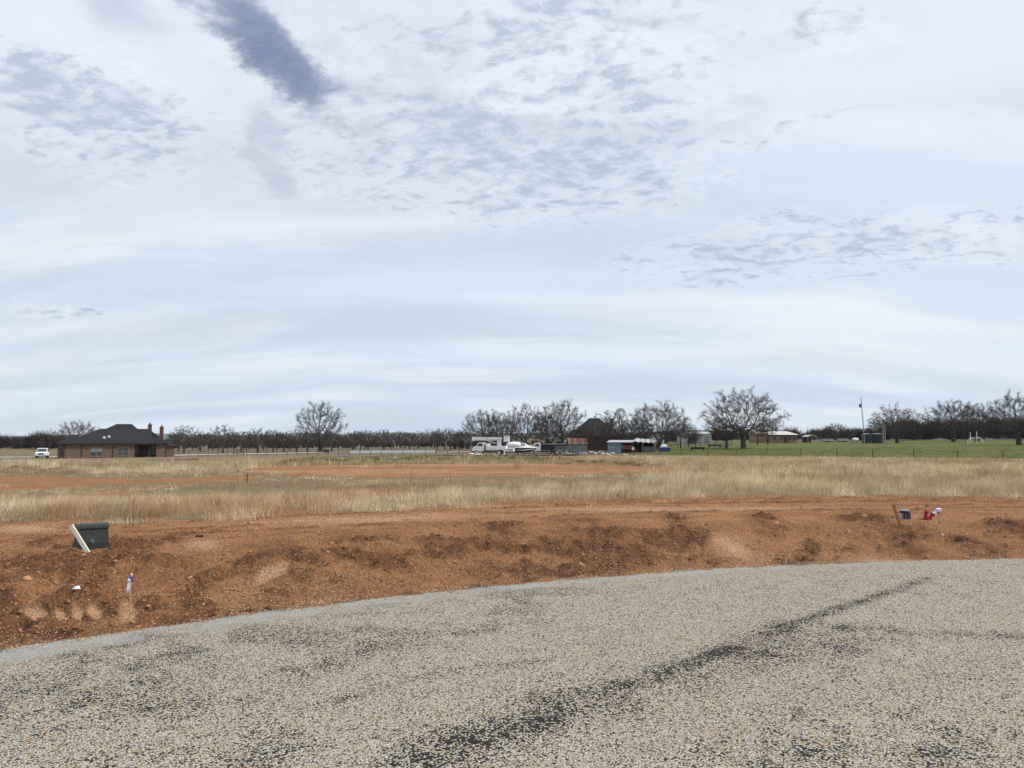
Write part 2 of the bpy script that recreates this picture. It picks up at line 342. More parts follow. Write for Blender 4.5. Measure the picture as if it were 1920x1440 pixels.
def ground_material():
    m, t, b = new_mat('ground_soil_and_thatch')
    geo = t.node('ShaderNodeNewGeometry').outputs['Position']
    A = t.node('ShaderNodeSeparateColor', {0: t.node('ShaderNodeVertexColor', layer_name='zone').outputs[0]}).outputs
    B = t.node('ShaderNodeSeparateColor', {0: t.node('ShaderNodeVertexColor', layer_name='zone_b').outputs[0]}).outputs
    n1 = t.noise(geo, .9, 6, .6); n2 = t.noise(geo, 5., 6, .65); n3 = t.noise(geo, 28., 5, .7); n4 = t.noise(geo, .12, 4, .55)
    # red clay
    clay = t.mix(t.ramp(n1, .3, .72), (.29, .126, .048), (.46, .222, .094))
    clay = t.mix(t.math('MULTIPLY', t.ramp(n2, .42, .7), .55), clay, (.55, .31, .17))
    clay = t.mix(t.math('MULTIPLY', t.ramp(n3, .5, .75), .45), clay, (.17, .078, .042))
    clay = t.mix(t.math('MULTIPLY', t.ramp(n3, .50, .30), .35), clay, (.58, .35, .20))
    clay = t.mix(t.math('MULTIPLY', B[1], .62), clay, (.66, .43, .27))
    moist_shade = t.math('MULTIPLY', A[2], t.ramp(t.math('ADD', n2, t.math('MULTIPLY', n3, .5)), .50, .85, .45, 1.0))
    clay = t.mix(t.math('MULTIPLY', moist_shade, .88), clay, t.mix(n3, (.050, .024, .014), (.130, .062, .033)))  # damp soil patches, plus painted shade of bank slope and tracks
    crumb = t.node('ShaderNodeTexVoronoi', {'Vector': t.vmath('ADD', geo, t.vmath('SCALE', t.noise(geo, 14., 3, .6, out='Color'), scale=.06)), 'Scale': 26.}, feature='F1')
    crumb2 = t.node('ShaderNodeTexVoronoi', {'Vector': geo, 'Scale': 75.}, feature='F1')
    crk_shade = t.math('MULTIPLY', t.ramp(crumb.outputs['Distance'], .42, .72), t.ramp(n2, .38, .62))
    clay = t.mix(t.math('MULTIPLY', crk_shade, .75), clay, (.10, .045, .024))  # shade in the crevices between crumbs, painted into the clay colour
    clay = t.mix(t.math('MULTIPLY', t.math('GREATER_THAN', t.node('ShaderNodeSeparateColor', {0: crumb2.outputs['Color']}).outputs[0], .80), .45), clay, (.13, .058, .03))  # random crumbs darkened as painted specks of shadow
    # pale chips kicked off the road
    vor = t.node('ShaderNodeTexVoronoi', {'Vector': geo, 'Scale': 62.}, feature='F1'); vs = t.node('ShaderNodeSeparateColor', {0: vor.outputs['Color']})
    chip = t.math('MULTIPLY', t.math('LESS_THAN', vs.outputs[0], t.math('MULTIPLY', B[0], .42)), t.math('LESS_THAN', vor.outputs['Distance'], .42))
    chipc = t.mix(vs.outputs[1], (.30, .22, .14), (.60, .50, .37))
    clay = t.mix(chip, clay, chipc)
    # dead thatch
    comb = t.node('ShaderNodeMapping', {0: geo}); comb.inputs['Scale'].default_value = (1.0, 4.0, 4.0)
    n5 = t.noise(comb.outputs[0], 7., 6, .7)
    straw = t.mix(t.ramp(n5, .3, .7), (.135, .090, .052), (.33, .245, .145))
    straw = t.mix(t.math('MULTIPLY', t.ramp(n1, .45, .7), .5), straw, (.12, .082, .055))
    straw = t.mix(t.math('MULTIPLY', t.ramp(n4, .5, .66), .45), straw, (.22, .19, .075))
    grn = t.mix(t.ramp(n2, .3, .7), (.055, .085, .016), (.115, .145, .034))
    grn = t.mix(t.math('MULTIPLY', t.ramp(n4, .40, .62), .75), grn, (.17, .135, .062)); grn = t.mix(t.math('MULTIPLY', t.ramp(t.noise(geo, .35, 5, .6), .46, .66), .6), grn, (.050, .066, .018))
    straw = t.mix(B[2], straw, t.mix(t.ramp(n1, .35, .65), (.085, .072, .042), (.17, .135, .078)))
    c = t.mix(t.ramp(t.math('ADD', A[0], t.math('MULTIPLY', t.math('SUBTRACT', n2, .5), .7)), .32, .68), straw, clay)
    c = t.mix(t.ramp(t.math('ADD', A[1], t.math('MULTIPLY', t.math('SUBTRACT', n1, .5), .9)), .30, .72), c, grn)
    t.put(b.inputs['Base Color'], c); b.inputs['Roughness'].default_value = .95; b.inputs['Specular IOR Level'].default_value = .15
    h = t.math('ADD', t.math('MULTIPLY', n3, .5), t.math('ADD', t.math('MULTIPLY', n2, .8), t.math('MULTIPLY', t.noise(geo, 75., 3, .6), .22)))
    h = t.math('ADD', h, t.math('MULTIPLY', chip, .18)); h = t.math('SUBTRACT', h, t.math('MULTIPLY', crumb.outputs['Distance'], .55)); h = t.math('SUBTRACT', h, t.math('MULTIPLY', crumb2.outputs['Distance'], .25))
    bp = t.node('ShaderNodeBump', {'Height': h, 'Strength': 1.0, 'Distance': .06}); t.l.new(bp.outputs[0], b.inputs['Normal'])
    return m
def road_material():
    m, t, b = new_mat('chip_seal')
    geo = t.node('ShaderNodeNewGeometry').outputs['Position']
    flat = t.vmath('MULTIPLY', geo, (1, 1, 0))
    A = t.node('ShaderNodeSeparateColor', {0: t.node('ShaderNodeVertexColor', layer_name='wear').outputs[0]}).outputs
    jit = t.vmath('ADD', flat, t.vmath('SCALE', t.vmath('SUBTRACT', t.noise(flat, 55., 2, .5, out='Color'), (.5, .5, .5)), scale=.008))
    v = t.node('ShaderNodeTexVoronoi', {'Vector': jit, 'Scale': 90.}, feature='F1', voronoi_dimensions='2D')
    cs = t.node('ShaderNodeSeparateColor', {0: v.outputs['Color']}).outputs
    big = t.noise(flat, .55, 5, .6); med = t.noise(flat, 3.2, 5, .65)
    stone = t.mix(t.ramp(cs[0], 0, 1, 0, 1, False), (.51, .44, .33), (.87, .79, .655))
    stone = t.mix(t.math('GREATER_THAN', cs[1], .80), stone, (.56, .39, .20))
    stone = t.mix(t.math('GREATER_THAN', cs[1], .94), stone, (.86, .80, .69))
    stone = t.mix(t.math('LESS_THAN', cs[1], .12), stone, (.27, .26, .25))
    lose = t.math('ADD', t.math('MULTIPLY', A[0], t.ramp(med, .34, .64, .38, .74)), t.math('ADD', .10, t.math('MULTIPLY', t.ramp(med, .46, .70), t.ramp(big, .38, .62, .04, .30))))
    tar = t.math('LESS_THAN', cs[2], lose)
    gap = t.ramp(v.outputs['Distance'], .43, .60)
    tarc = t.mix(cs[0], (.016, .015, .015), (.060, .056, .052))
    c = t.mix(t.math('MAXIMUM', tar, t.math('MULTIPLY', gap, .7)), stone, tarc)
    dust = t.mix(t.ramp(t.noise(flat, 60., 5, .75), .35, .65), (.30, .30, .30), (.66, .65, .625))
    c = t.mix(t.math('MULTIPLY', t.ramp(t.math('ADD', A[1], t.math('MULTIPLY', t.math('SUBTRACT', med, .5), 1.3)), .35, .95), .52), c, dust)
    t.put(b.inputs['Base Color'], c); t.put(b.inputs['Roughness'], t.math('SUBTRACT', .97, t.math('MULTIPLY', tar, .08)))
    b.inputs['Specular IOR Level'].default_value = .08
    h = t.math('MULTIPLY', t.math('SUBTRACT', 1.0, t.ramp(v.outputs['Distance'], .15, .62)), t.math('SUBTRACT', t.math('ADD', .6, t.math('MULTIPLY', cs[0], .8)), t.math('MULTIPLY', tar, .5)))
    bp = t.node('ShaderNodeBump', {'Height': h, 'Strength': 1.0, 'Distance': .012}); t.l.new(bp.outputs[0], b.inputs['Normal'])
    return m
def attr_mat(name, rough=.9, trans=0.0):
    m, t, b = new_mat(name)
    c = t.node('ShaderNodeVertexColor', layer_name='tint').outputs[0]
    t.put(b.inputs['Base Color'], c); b.inputs['Roughness'].default_value = rough; b.inputs['Specular IOR Level'].default_value = .15
    if trans:
        tr = t.node('ShaderNodeBsdfTranslucent', {0: c}); mx = t.node('ShaderNodeMixShader', {0: trans}); t.l.new(b.outputs[0], mx.inputs[1]); t.l.new(tr.outputs[0], mx.inputs[2])
        t.l.new(mx.outputs[0], [n for n in t.n if n.type == 'OUTPUT_MATERIAL'][0].inputs[0])
    return m
M_GROUND = ground_material(); M_ROAD = road_material()
M_GRASS = attr_mat('dry_grass_blades', .8, .42); M_STONE = attr_mat('loose_chips', .9)

# ------------------------------------------------------------------ ground sheet
uc = np.concatenate([np.linspace(-7, -.92, 26)[:-1], np.linspace(-.92, .92, 760), np.linspace(.92, 7, 26)[1:]])
yr = np.concatenate([np.geomspace(3.2, 6, 14)[:-1], np.geomspace(6.0, 26, 520)[:-1], np.geomspace(26, 150, 170)[:-1], np.geomspace(150, 9000, 60)])
UU, YY = np.meshgrid(uc, yr); XX = UU * YY
mk = masks(XX.ravel(), YY.ravel()); Zg = gz_base(XX.ravel(), YY.ravel()) + relief(XX.ravel(), YY.ravel(), mk)
V = np.stack([XX.ravel(), YY.ravel(), Zg], 1)
nr, nc = YY.shape; idx = np.arange(nr * nc).reshape(nr, nc)
Q = np.stack([idx[:-1, :-1].ravel(), idx[:-1, 1:].ravel(), idx[1:, 1:].ravel(), idx[1:, :-1].ravel()], 1)
nb = len(V)
V = np.concatenate([V, [(-80, -90, -.3), (80, -90, -.3), (80, 3.3, -.32), (-80, 3.3, -.32)]]); Q = np.concatenate([Q, [[nb, nb + 1, nb + 2, nb + 3]]])
me = mesh_np('ground', V, [Q], M_GROUND, True)
za = np.zeros((len(V), 3)); zb = np.zeros((len(V), 3))
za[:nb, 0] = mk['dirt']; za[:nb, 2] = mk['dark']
za[:nb, 1] = np.clip(np.maximum(mk['green'], (mk['berm'] * .62 + mk['berml'] * .55) * sstep(fbm(V[:nb, 0], V[:nb, 1], .8, 3), .35, .6)), 0, 1)
zb[:nb, 0] = np.clip(np.exp(-np.maximum(mk['rd'], 0) / .9) * 1.2 * sstep(fbm(V[:nb, 0], V[:nb, 1], .7, 3), .25, .6) + .12, 0, 1) * (V[:nb, 1] < 24)
zb[:nb, 1] = np.clip(mk['pale'] + .5 * mk['pad'] * sstep(fbm(V[:nb, 0], V[:nb, 1] * 4, .15, 3), .4, .6), 0, 1)
zb[:nb, 2] = np.clip(sstep(V[:nb, 1], 118, 150) * .45 + sstep(V[:nb, 1], 175, 195) * sstep(mk['px'], 280, 330) * .55 + .6 * sstep(V[:nb, 1], 130, 160) * sstep(mk['px'], 880, 960), 0, 1)
za[nb:] = (.6, .1, 0)
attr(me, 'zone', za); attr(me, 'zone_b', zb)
link('ground', me, kind='structure')

# ------------------------------------------------------------------ road
th = np.linspace(R(50), R(205), 620); rr = np.concatenate([np.linspace(1.5, 8, 30)[:-1], np.linspace(8, RR, 260)])
TH, RD = np.meshgrid(th, rr)
edge = 1 + (RD > RR - 1.2) * (RD - (RR - 1.2)) / 1.2 * ((fbm(TH * RR, TH * 0 + 3, 1.0, 5, .6) - .5) * .34 + (fbm(TH * RR, TH * 0, 9., 3, .7) - .5) * .16) / RR
Xr = RC[0] + RD * edge * np.cos(TH); Yr = RC[1] + RD * edge * np.sin(TH)
Zr = .015 - .055 * sstep(RD, RR - .9, RR) + .012 * (fbm(Xr, Yr, .5, 3) - .5)
wx, wy = Xr.ravel(), Yr.ravel(); ppx, ppy = proj(wx, np.maximum(wy, 1.2), 0.0)
def track(pts, wpx, n=0.0):
    p = [(Xof(a, CH * F / (b - HOR)), CH * F / (b - HOR)) for a, b in pts]; d = np.full(len(wx), 1e9)
    for (x0, y0), (x1, y1) in zip(p[:-1], p[1:]):
        L2 = (x1 - x0) ** 2 + (y1 - y0) ** 2; s = np.clip(((wx - x0) * (x1 - x0) + (wy - y0) * (y1 - y0)) / L2, 0, 1)
        d = np.minimum(d, np.hypot(wx - x0 - s * (x1 - x0), wy - y0 - s * (y1 - y0)))
    return np.exp(-(d / wpx) ** 2)
fz = fbm(wx, wy, 1.6, 4); fz2 = fbm(wx + 20, wy, 4., 3)
rag = .72 + .5 * (fz2 - .2)
wear = track([(560, 1520), (760, 1430), (900, 1370), (1120, 1292)], .23) * (.35 + .6 * sstep(fz2 + .5 * fz, .45, .85))
wear = np.maximum(wear, track([(900, 1365), (1120, 1288), (1290, 1238), (1480, 1168)], .15) * rag)
wear = np.maximum(wear, track([(1290, 1236), (1480, 1167), (1600, 1128), (1740, 1082)], .075) * rag)
wear = np.maximum(wear, .62 * track([(1120, 1300), (1300, 1245), (1480, 1210), (1620, 1200)], .30) * sstep(fz, .36, .6))
wear = np.maximum(wear, .60 * track([(1500, 1165), (1700, 1180), (1950, 1188)], .16) * sstep(fz, .38, .58))
wear = np.maximum(wear, .65 * track([(640, 1300), (760, 1268), (900, 1240), (1010, 1232)], .055) * sstep(fz2, .3, .5))
wear = np.maximum(wear, .52 * track([(200, 1222), (420, 1172), (700, 1142), (960, 1100), (1150, 1085)], .30) * sstep(fz, .38, .6))
wear = np.maximum(wear, .5 * track([(500, 1200), (700, 1185), (860, 1180), (1000, 1165)], .14) * sstep(fz2, .34, .56))
wear = np.maximum(wear, .55 * track([(140, 1350), (150, 1290), (145, 1215)], .16) * sstep(fz2, .32, .6))
wear = np.maximum(wear, .46 * track([(250, 1290), (400, 1340), (460, 1400), (350, 1440)], .28) * sstep(fz, .40, .62))
wear = np.maximum(wear, .55 * track([(560, 1250), (640, 1215), (760, 1200)], .22) * sstep(fz, .42, .62))
wear = np.maximum(wear, .45 * track([(1500, 1380), (1650, 1350), (1850, 1400)], .45) * sstep(fz2, .38, .62))
wear = np.maximum(wear, .50 * sstep(RD.ravel(), RR - 2.6, RR - .8) * sstep(fz, .46, .62) * sstep(1300 - ppx, 0, 300))
dus = sstep(RD.ravel(), RR - np.interp(ppx, [0, 900, 1900], [.95, .62, .40]) + .5 * (fz2 - .5), RR - .30 * np.interp(ppx, [0, 1900], [1.2, .6])) * (1 - .5 * sstep(RD.ravel(), RR - .16, RR - .05)) * (.55 + .6 * sstep(fz2, .3, .6)) * sstep(1750 - ppx, -300, 300)
nr, nc = TH.shape; idx = np.arange(nr * nc).reshape(nr, nc)
Q = np.stack([idx[:-1, :-1].ravel(), idx[1:, :-1].ravel(), idx[1:, 1:].ravel(), idx[:-1, 1:].ravel()], 1)
V = np.stack([wx, wy, Zr.ravel()], 1)
lip = np.stack([RC[0] + (RR + .03) * np.cos(th), RC[1] + (RR + .03) * np.sin(th), np.full(len(th), -.14)], 1); k0 = len(V); V = np.concatenate([V, lip])
j = np.arange(nc - 1); Q = np.concatenate([Q, np.stack([idx[-1, j], k0 + j, k0 + j + 1, idx[-1, j + 1]], 1)])
me = mesh_np('road', V, [Q], M_ROAD, True)
wa = np.zeros((len(V), 3)); wa[:k0, 0] = np.clip(wear, 0, 1); wa[:k0, 1] = np.clip(dus, 0, 1); wa[k0:, 1] = 1
attr(me, 'wear', wa); link('road', me, kind='structure')

# loose chips, on the road and spilled over its edge
def stones(name, P, S, C, label):
    n = len(P); base = np.array([(1, 0, 0), (-1, 0, 0), (0, 1, 0), (0, -1, 0), (0, 0, 1), (0, 0, -1)], float)
    T = np.array([(0, 2, 4), (2, 1, 4), (1, 3, 4), (3, 0, 4), (2, 0, 5), (1, 2, 5), (3, 1, 5), (0, 3, 5)])
    a = rng.uniform(0, 6.28, n); ca, sa = np.cos(a), np.sin(a)
    v = base[None] * rng.uniform(.6, 1.15, (n, 6, 1)) + rng.uniform(-.3, .3, (n, 6, 3)); v *= S[:, None, None] * np.stack([np.ones(n), rng.uniform(.6, 1, n), rng.uniform(.4, .75, n)], 1)[:, None, :]
    x = v[..., 0] * ca[:, None] - v[..., 1] * sa[:, None]; y = v[..., 0] * sa[:, None] + v[..., 1] * ca[:, None]
    VV = np.stack([x, y, v[..., 2]], -1) + P[:, None, :]
    me = mesh_np(name, VV.reshape(-1, 3), [(T[None] + 6 * np.arange(n)[:, None, None]).reshape(-1, 3)], M_STONE)
    attr(me, 'tint', np.repeat(C, 6, 0)); return link(name, me, kind='stuff', label=label, category='gravel')
def chip_cols(n):
    c = np.array([(.55, .46, .34), (.66, .57, .44), (.40, .28, .15), (.74, .67, .56), (.27, .26, .25)])[rng.choice(5, n, p=[.42, .25, .15, .06, .12])]
    return np.clip(c * rng.uniform(.8, 1.15, (n, 1)), 0, 1)
n = 26000; r_ = RR - 13 * rng.uniform(0, 1, n) ** .8; t_ = rng.uniform(R(75), R(178), n)
x = RC[0] + r_ * np.cos(t_); y = RC[1] + r_ * np.sin(t_); k = (y > 2.5) & (np.abs(x / np.maximum(y, .1)) < .85); x, y, r_ = x[k], y[k], r_[k]
z = .015 - .055 * sstep(r_, RR - .9, RR) + .003
stones('loose_road_chips', np.stack([x, y, z], 1), rng.uniform(.004, .0085, len(x)), chip_cols(len(x)), 'loose pale stone chips scattered over the road')
n = 30000; r_ = RR - .10 + np.where(rng.uniform(0, 1, n) < .5, rng.exponential(.16, n), rng.exponential(.9, n)); t_ = rng.uniform(R(75), R(178), n)
x = RC[0] + r_ * np.cos(t_); y = RC[1] + r_ * np.sin(t_); k = (y > 3) & (np.abs(x / np.maximum(y, .1)) < .85) & (r_ < RR + 7)
k &= rng.uniform(0, 1, n) < sstep(fbm(x, y, .8, 3), .3, .6) + (r_ < RR + .12)
x, y = x[k], y[k]; stones('loose_verge_chips', np.stack([x, y, gz(x, y) + .003], 1), rng.uniform(.005, .012, len(x)), chip_cols(len(x)), 'pale chips spilled onto the red dirt along the road edge')
# clods of clay
n = 16000; y = np.exp(rng.uniform(np.log(6.5), np.log(21), n)); x = rng.uniform(-.8, .8, n) * y; q = masks(x, y)
k = (q['rd'] > .15) & (rng.uniform(0, 1, n) < (q['dark'] * .9 + .10)) & (q['dirt'] > .5) & (q['pale'] < .5); x, y = x[k], y[k]
cc = np.array([(.25, .115, .06), (.17, .075, .04), (.36, .19, .11)])[rng.integers(0, 3, len(x))] * rng.uniform(.8, 1.2, (len(x), 1))
stones('clay_clods', np.stack([x, y, gz(x, y) + .004], 1), np.exp(rng.normal(np.log(.016), .5, len(x))), cc, 'crumbled clods of red clay on the graded verge')

# ------------------------------------------------------------------ grass
STRAW = np.array([(.62, .51, .335), (.53, .405, .235), (.37, .25, .15), (.46, .395, .30), (.76, .66, .49)])
GREEN = np.array([(.075, .105, .024), (.12, .135, .036), (.27, .22, .10), (.055, .075, .02)])
def grass(name, x, y, H, nb, spread, lean, width, cols, label, simple=False, wind=0.0, cat='grass'):
    n = len(x)
    if n == 0: return
    z = gz(x, y); T = np.repeat(np.arange(n), nb); N = len(T)
    H = np.broadcast_to(H, (n,)) * (.30 + .75 * fbm(x + 40, y, .8, 3) + .65 * fbm(x * .6 + 90, y, .3, 3)); spread = np.broadcast_to(spread, (n,)); lean = np.broadcast_to(lean, (n,)); width = np.broadcast_to(width, (n,))
    off = rng.normal(0, 1, (N, 2)) * spread[T][:, None]
    b = np.stack([x[T] + off[:, 0], y[T] + off[:, 1], z[T] - .02], 1)
    az = rng.uniform(0, 6.283, n)[T] + rng.normal(0, 1.1, N); le = np.abs(rng.normal(0, 1, N)) * lean[T] + .08
    L = H[T] * rng.uniform(.55, 1.1, N)
    dx = np.cos(az); dy = np.sin(az); le1 = np.minimum(le * .55, 1.45); le2 = np.minimum(le * 1.5, 1.9)
    mid = b + np.stack([dx * np.sin(le1) + wind * .5, dy * np.sin(le1), np.cos(le1)], 1) * (L * .5)[:, None]
    tip = mid + np.stack([dx * np.sin(le2) + wind, dy * np.sin(le2), np.cos(le2)], 1) * (L * .5)[:, None]
    tip[:, 2] = np.maximum(tip[:, 2], z[T] + .01)
    fa = rng.uniform(0, 3.14, N); s = np.stack([np.cos(fa), np.sin(fa), 0 * fa], 1) * (width[T] * rng.uniform(.6, 1.3, N))[:, None] * .5
    C = (cols * np.exp(rng.normal(0, .18, (n, 1))))[T] * rng.uniform(.78, 1.2, (N, 1)); C = C * (.55 + .9 * fbm(x * .5, y + 30, .45, 4))[T][:, None]; rd_ = sstep(fbm(x * .5 + 80, y, .3, 3), .52, .66)[T][:, None]; C = C * (1 - rd_ * np.array([.22, .33, .38]))
    if simple:
        VV = np.stack([b - s, b + s, tip], 1); k = 3 * np.arange(N)[:, None]; faces = [k + np.array([0, 1, 2])]; kk = 3
    else:
        VV = np.stack([b - s, b + s, mid + s * .75, mid - s * .75, tip], 1); k = 5 * np.arange(N)[:, None]; faces = [k + np.array([0, 1, 2, 3]), k + np.array([3, 2, 4])]; kk = 5
    me = mesh_np(name, VV.reshape(-1, 3), faces, M_GRASS); attr(me, 'tint', np.clip(np.repeat(C, kk, 0), 0, 1))
    return link(name, me, kind='stuff', label=label, category=cat)
def tint(x, y, pal, w):
    n = len(x); t = fbm(x + 5, y, .25, 3); i = np.where(t < .42, 1, np.where(t > .6, 0, rng.choice([0, 1, 3], n)))
    r = rng.choice(len(pal), n, p=w); return np.where(rng.uniform(0, 1, (n, 1)) < .45, pal[np.minimum(i, len(pal) - 1)], pal[r])
def scatter(n, y0, y1, u=.80):
    y = np.sqrt(rng.uniform(y0 ** 2, y1 ** 2, n)); return rng.uniform(-u, u, n) * y, y
W5 = [.3, .28, .14, .13, .15]
def grass_zone(n, y0, y1, fn):
    x, y = scatter(n, y0, y1); q = masks(x, y); p = fn(x, y, q); k = (rng.uniform(0, 1, n) < p) & (y > q['ge'] - 1.2); return x[k], y[k], {a: b[k] for a, b in q.items()}
def dens_near(x, y, q):
    right = sstep(q['px'], 980, 1250)
    cl = fbm(x + 3, y, .55, 3); left = .8 * sstep(cl, .49, .60) * (1 - .62 * sstep(y, 18.5, 22))
    d = np.maximum(right * (.30 + .70 * sstep(cl, .38, .56)), left * .9)
    d = d * (1 - .93 * np.maximum(q['pad'], q['lpad'])) * (1 - .75 * np.clip(q['dirt'], 0, 1))
    return np.clip(d * sstep(y - q['ge'], -.2, 1.0), 0, 1)
x, y, q = grass_zone(13000, 13.5, 27, dens_near)
e = sstep(y - q['ge'], 0, 3.0); tall = sstep(q['px'], 900, 1300)
bare = 1 - .55 * (1 - tall) * sstep(y, 19, 22)
grass('dry_grass', x, y, (.12 + .17 * e + .15 * tall * e) * bare * np.exp(rng.normal(0, .22, len(x))), 26, .09, .46 + .25 * (1 - tall) + .35 * (1 - e), .008, tint(x, y, STRAW, W5), 'clumps of tall dry straw grass behind the graded verge', wind=.10)
x, y, q = grass_zone(8500, 13.0, 25, lambda x, y, q: sstep(y - q['ge'], -1.2, .3) * sstep(5.5 - (y - q['ge']), 0, 3) * .8 * sstep(fbm(x + 61, y, .9, 3), .34, .55) * (1 - .4 * sstep(q['px'], 1000, 1300)))
grass('flattened_straw', x, y, .34, 18, .16, 1.5, .008, tint(x, y, STRAW, [.4, .2, .1, .1, .2]), 'flattened pale straw lying along the edge of the dirt')
x, y, q = grass_zone(22000, 26, 54, lambda x, y, q: (.35 + .65 * sstep(fbm(x, y, .3, 3), .38, .55)) * (1 - .5 * sstep(1260 - q['px'], 0, 120) * sstep(36 - y, 0, 3)) * (1 - .97 * np.maximum(q['pad'], q['lpad'])) * (1 - .6 * q['dirt']) * (1 - .7 * np.maximum(q['berm'], q['bermr'])))
infr = 1 - .62 * sstep(1260 - q['px'], 0, 120) * sstep(36 - y, 0, 3)
grass('dry_meadow_grass', x, y, .36 * infr * np.exp(rng.normal(0, .25, len(x))), 12, .16, .38, .016, tint(x, y, STRAW, W5), 'dry tan meadow grass around the bare house pads', wind=.08)
def dens_far(x, y, q):
    fy = np.interp(q['px'], [-200, 0, 250, 560, 900, 1180, 1260, 1430, 1640, 1920, 2200], [52, 53, 56, 88, 108, 110, 102, 95, 89, 82, 76])
    return sstep(fy - y, 0, 2) * (.5 + .5 * sstep(fbm(x, y, .12, 3), .38, .58)) * (1 - .95 * np.maximum(q['pad'], q['lpad'])) * (1 - .6 * q['berm'])
x, y, q = grass_zone(26000, 52, 118, dens_far)
grass('far_meadow_grass', x, y, .30 * np.exp(rng.normal(0, .25, len(x))), 7, .30, .36, .045, tint(x, y, STRAW, [.25, .4, .15, .1, .1]), 'band of tan grass reaching back to the wire fences', simple=True)
x, y, q = grass_zone(26000, 44, 62, lambda x, y, q: np.clip(q['berm'] + .7 * q['bermr'] + q['berml'], 0, 1) * .9)
grass('berm_weeds', x, y, .22, 8, .16, .7, .018, GREEN[rng.choice(4, len(x), p=[.35, .2, .2, .25])] * 1.0, 'low green weeds on the soil berm behind the bare pad', cat='weeds')
x, y, q = grass_zone(12000, 38, 47, lambda x, y, q: q['berml'] * .9)
grass('berm_weeds', x, y, .2, 8, .14, .7, .018, GREEN[rng.choice(4, len(x))], 'low weeds on the berm beside the left bare patch', cat='weeds')
x, y = scatter(9000, 80, 150); q = masks(x, y); k = (q['green'] > .35) & (q['px'] > 1150); x, y = x[k], y[k]
grass('pasture_tufts', x, y, .16, 6, .5, .6, .06, GREEN[rng.choice(4, len(x), p=[.3, .2, .3, .2])] * .9, 'short tufts of green winter pasture behind the wire fence', simple=True)
x, y = scatter(2600, 9, 21); q = masks(x, y); k = (q['rd'] > .6) & (y < q['ge'] + .5) & (rng.uniform(0, 1, len(x)) < .25 + .75 * sstep(y - q['ge'], -3, 0)) & (fbm(x, y, .5, 3) > .44); x, y = x[k], y[k]
grass('straw_litter', x, y, .14, 4, .10, 1.6, .006, tint(x, y, STRAW, W5), 'stray straw blown onto the graded red dirt')
# big tousled clumps
cp = [(rng.uniform(-20, 380), rng.uniform(15.0, 19.5)) for _ in range(110)] + [(rng.uniform(400, 700), rng.uniform(16.8, 21)) for _ in range(60)] + [(rng.uniform(820, 1350), rng.uniform(19.5, 27)) for _ in range(110)] + [(rng.uniform(1300, 1950), rng.uniform(20.5, 27)) for _ in range(90)] + [(rng.uniform(0, 500), rng.uniform(36, 44)) for _ in range(60)]
cx = np.array([(a - 960) / F * b for a, b in cp]); cy = np.array([b for a, b in cp])
grass('straw_clumps', cx, cy, .38, 90, .17, .7, .008, STRAW[rng.choice([0, 4, 4, 1], len(cx))], 'big tousled clumps of pale straw grass', wind=.15)
# odd tall weeds standing in the worn strip
for kx, (a, b, hh) in enumerate([(462, 905, .8), (433, 940, 1.0), (770, 905, .8), (845, 912, .6), (1120, 905, .8), (600, 915, .6), (940, 925, .5)]):
    p = G(a, b); rx = np.array([p.x]); ry = np.array([p.y])
    grass('dead_weed', rx, ry, hh, 9, .05, .22, .009, np.array([(.19, .13, .085)]), ['dead brown weed stalk near the thin post', 'tall dead weed at the front of the left straw', 'wispy dead weed before the middle pad', 'small dead weed left of the pad centre', 'wispy dead weed at the right of the pad', 'short dead weed in the worn strip', 'short dead weed near the dirt edge'][kx], cat='weed')

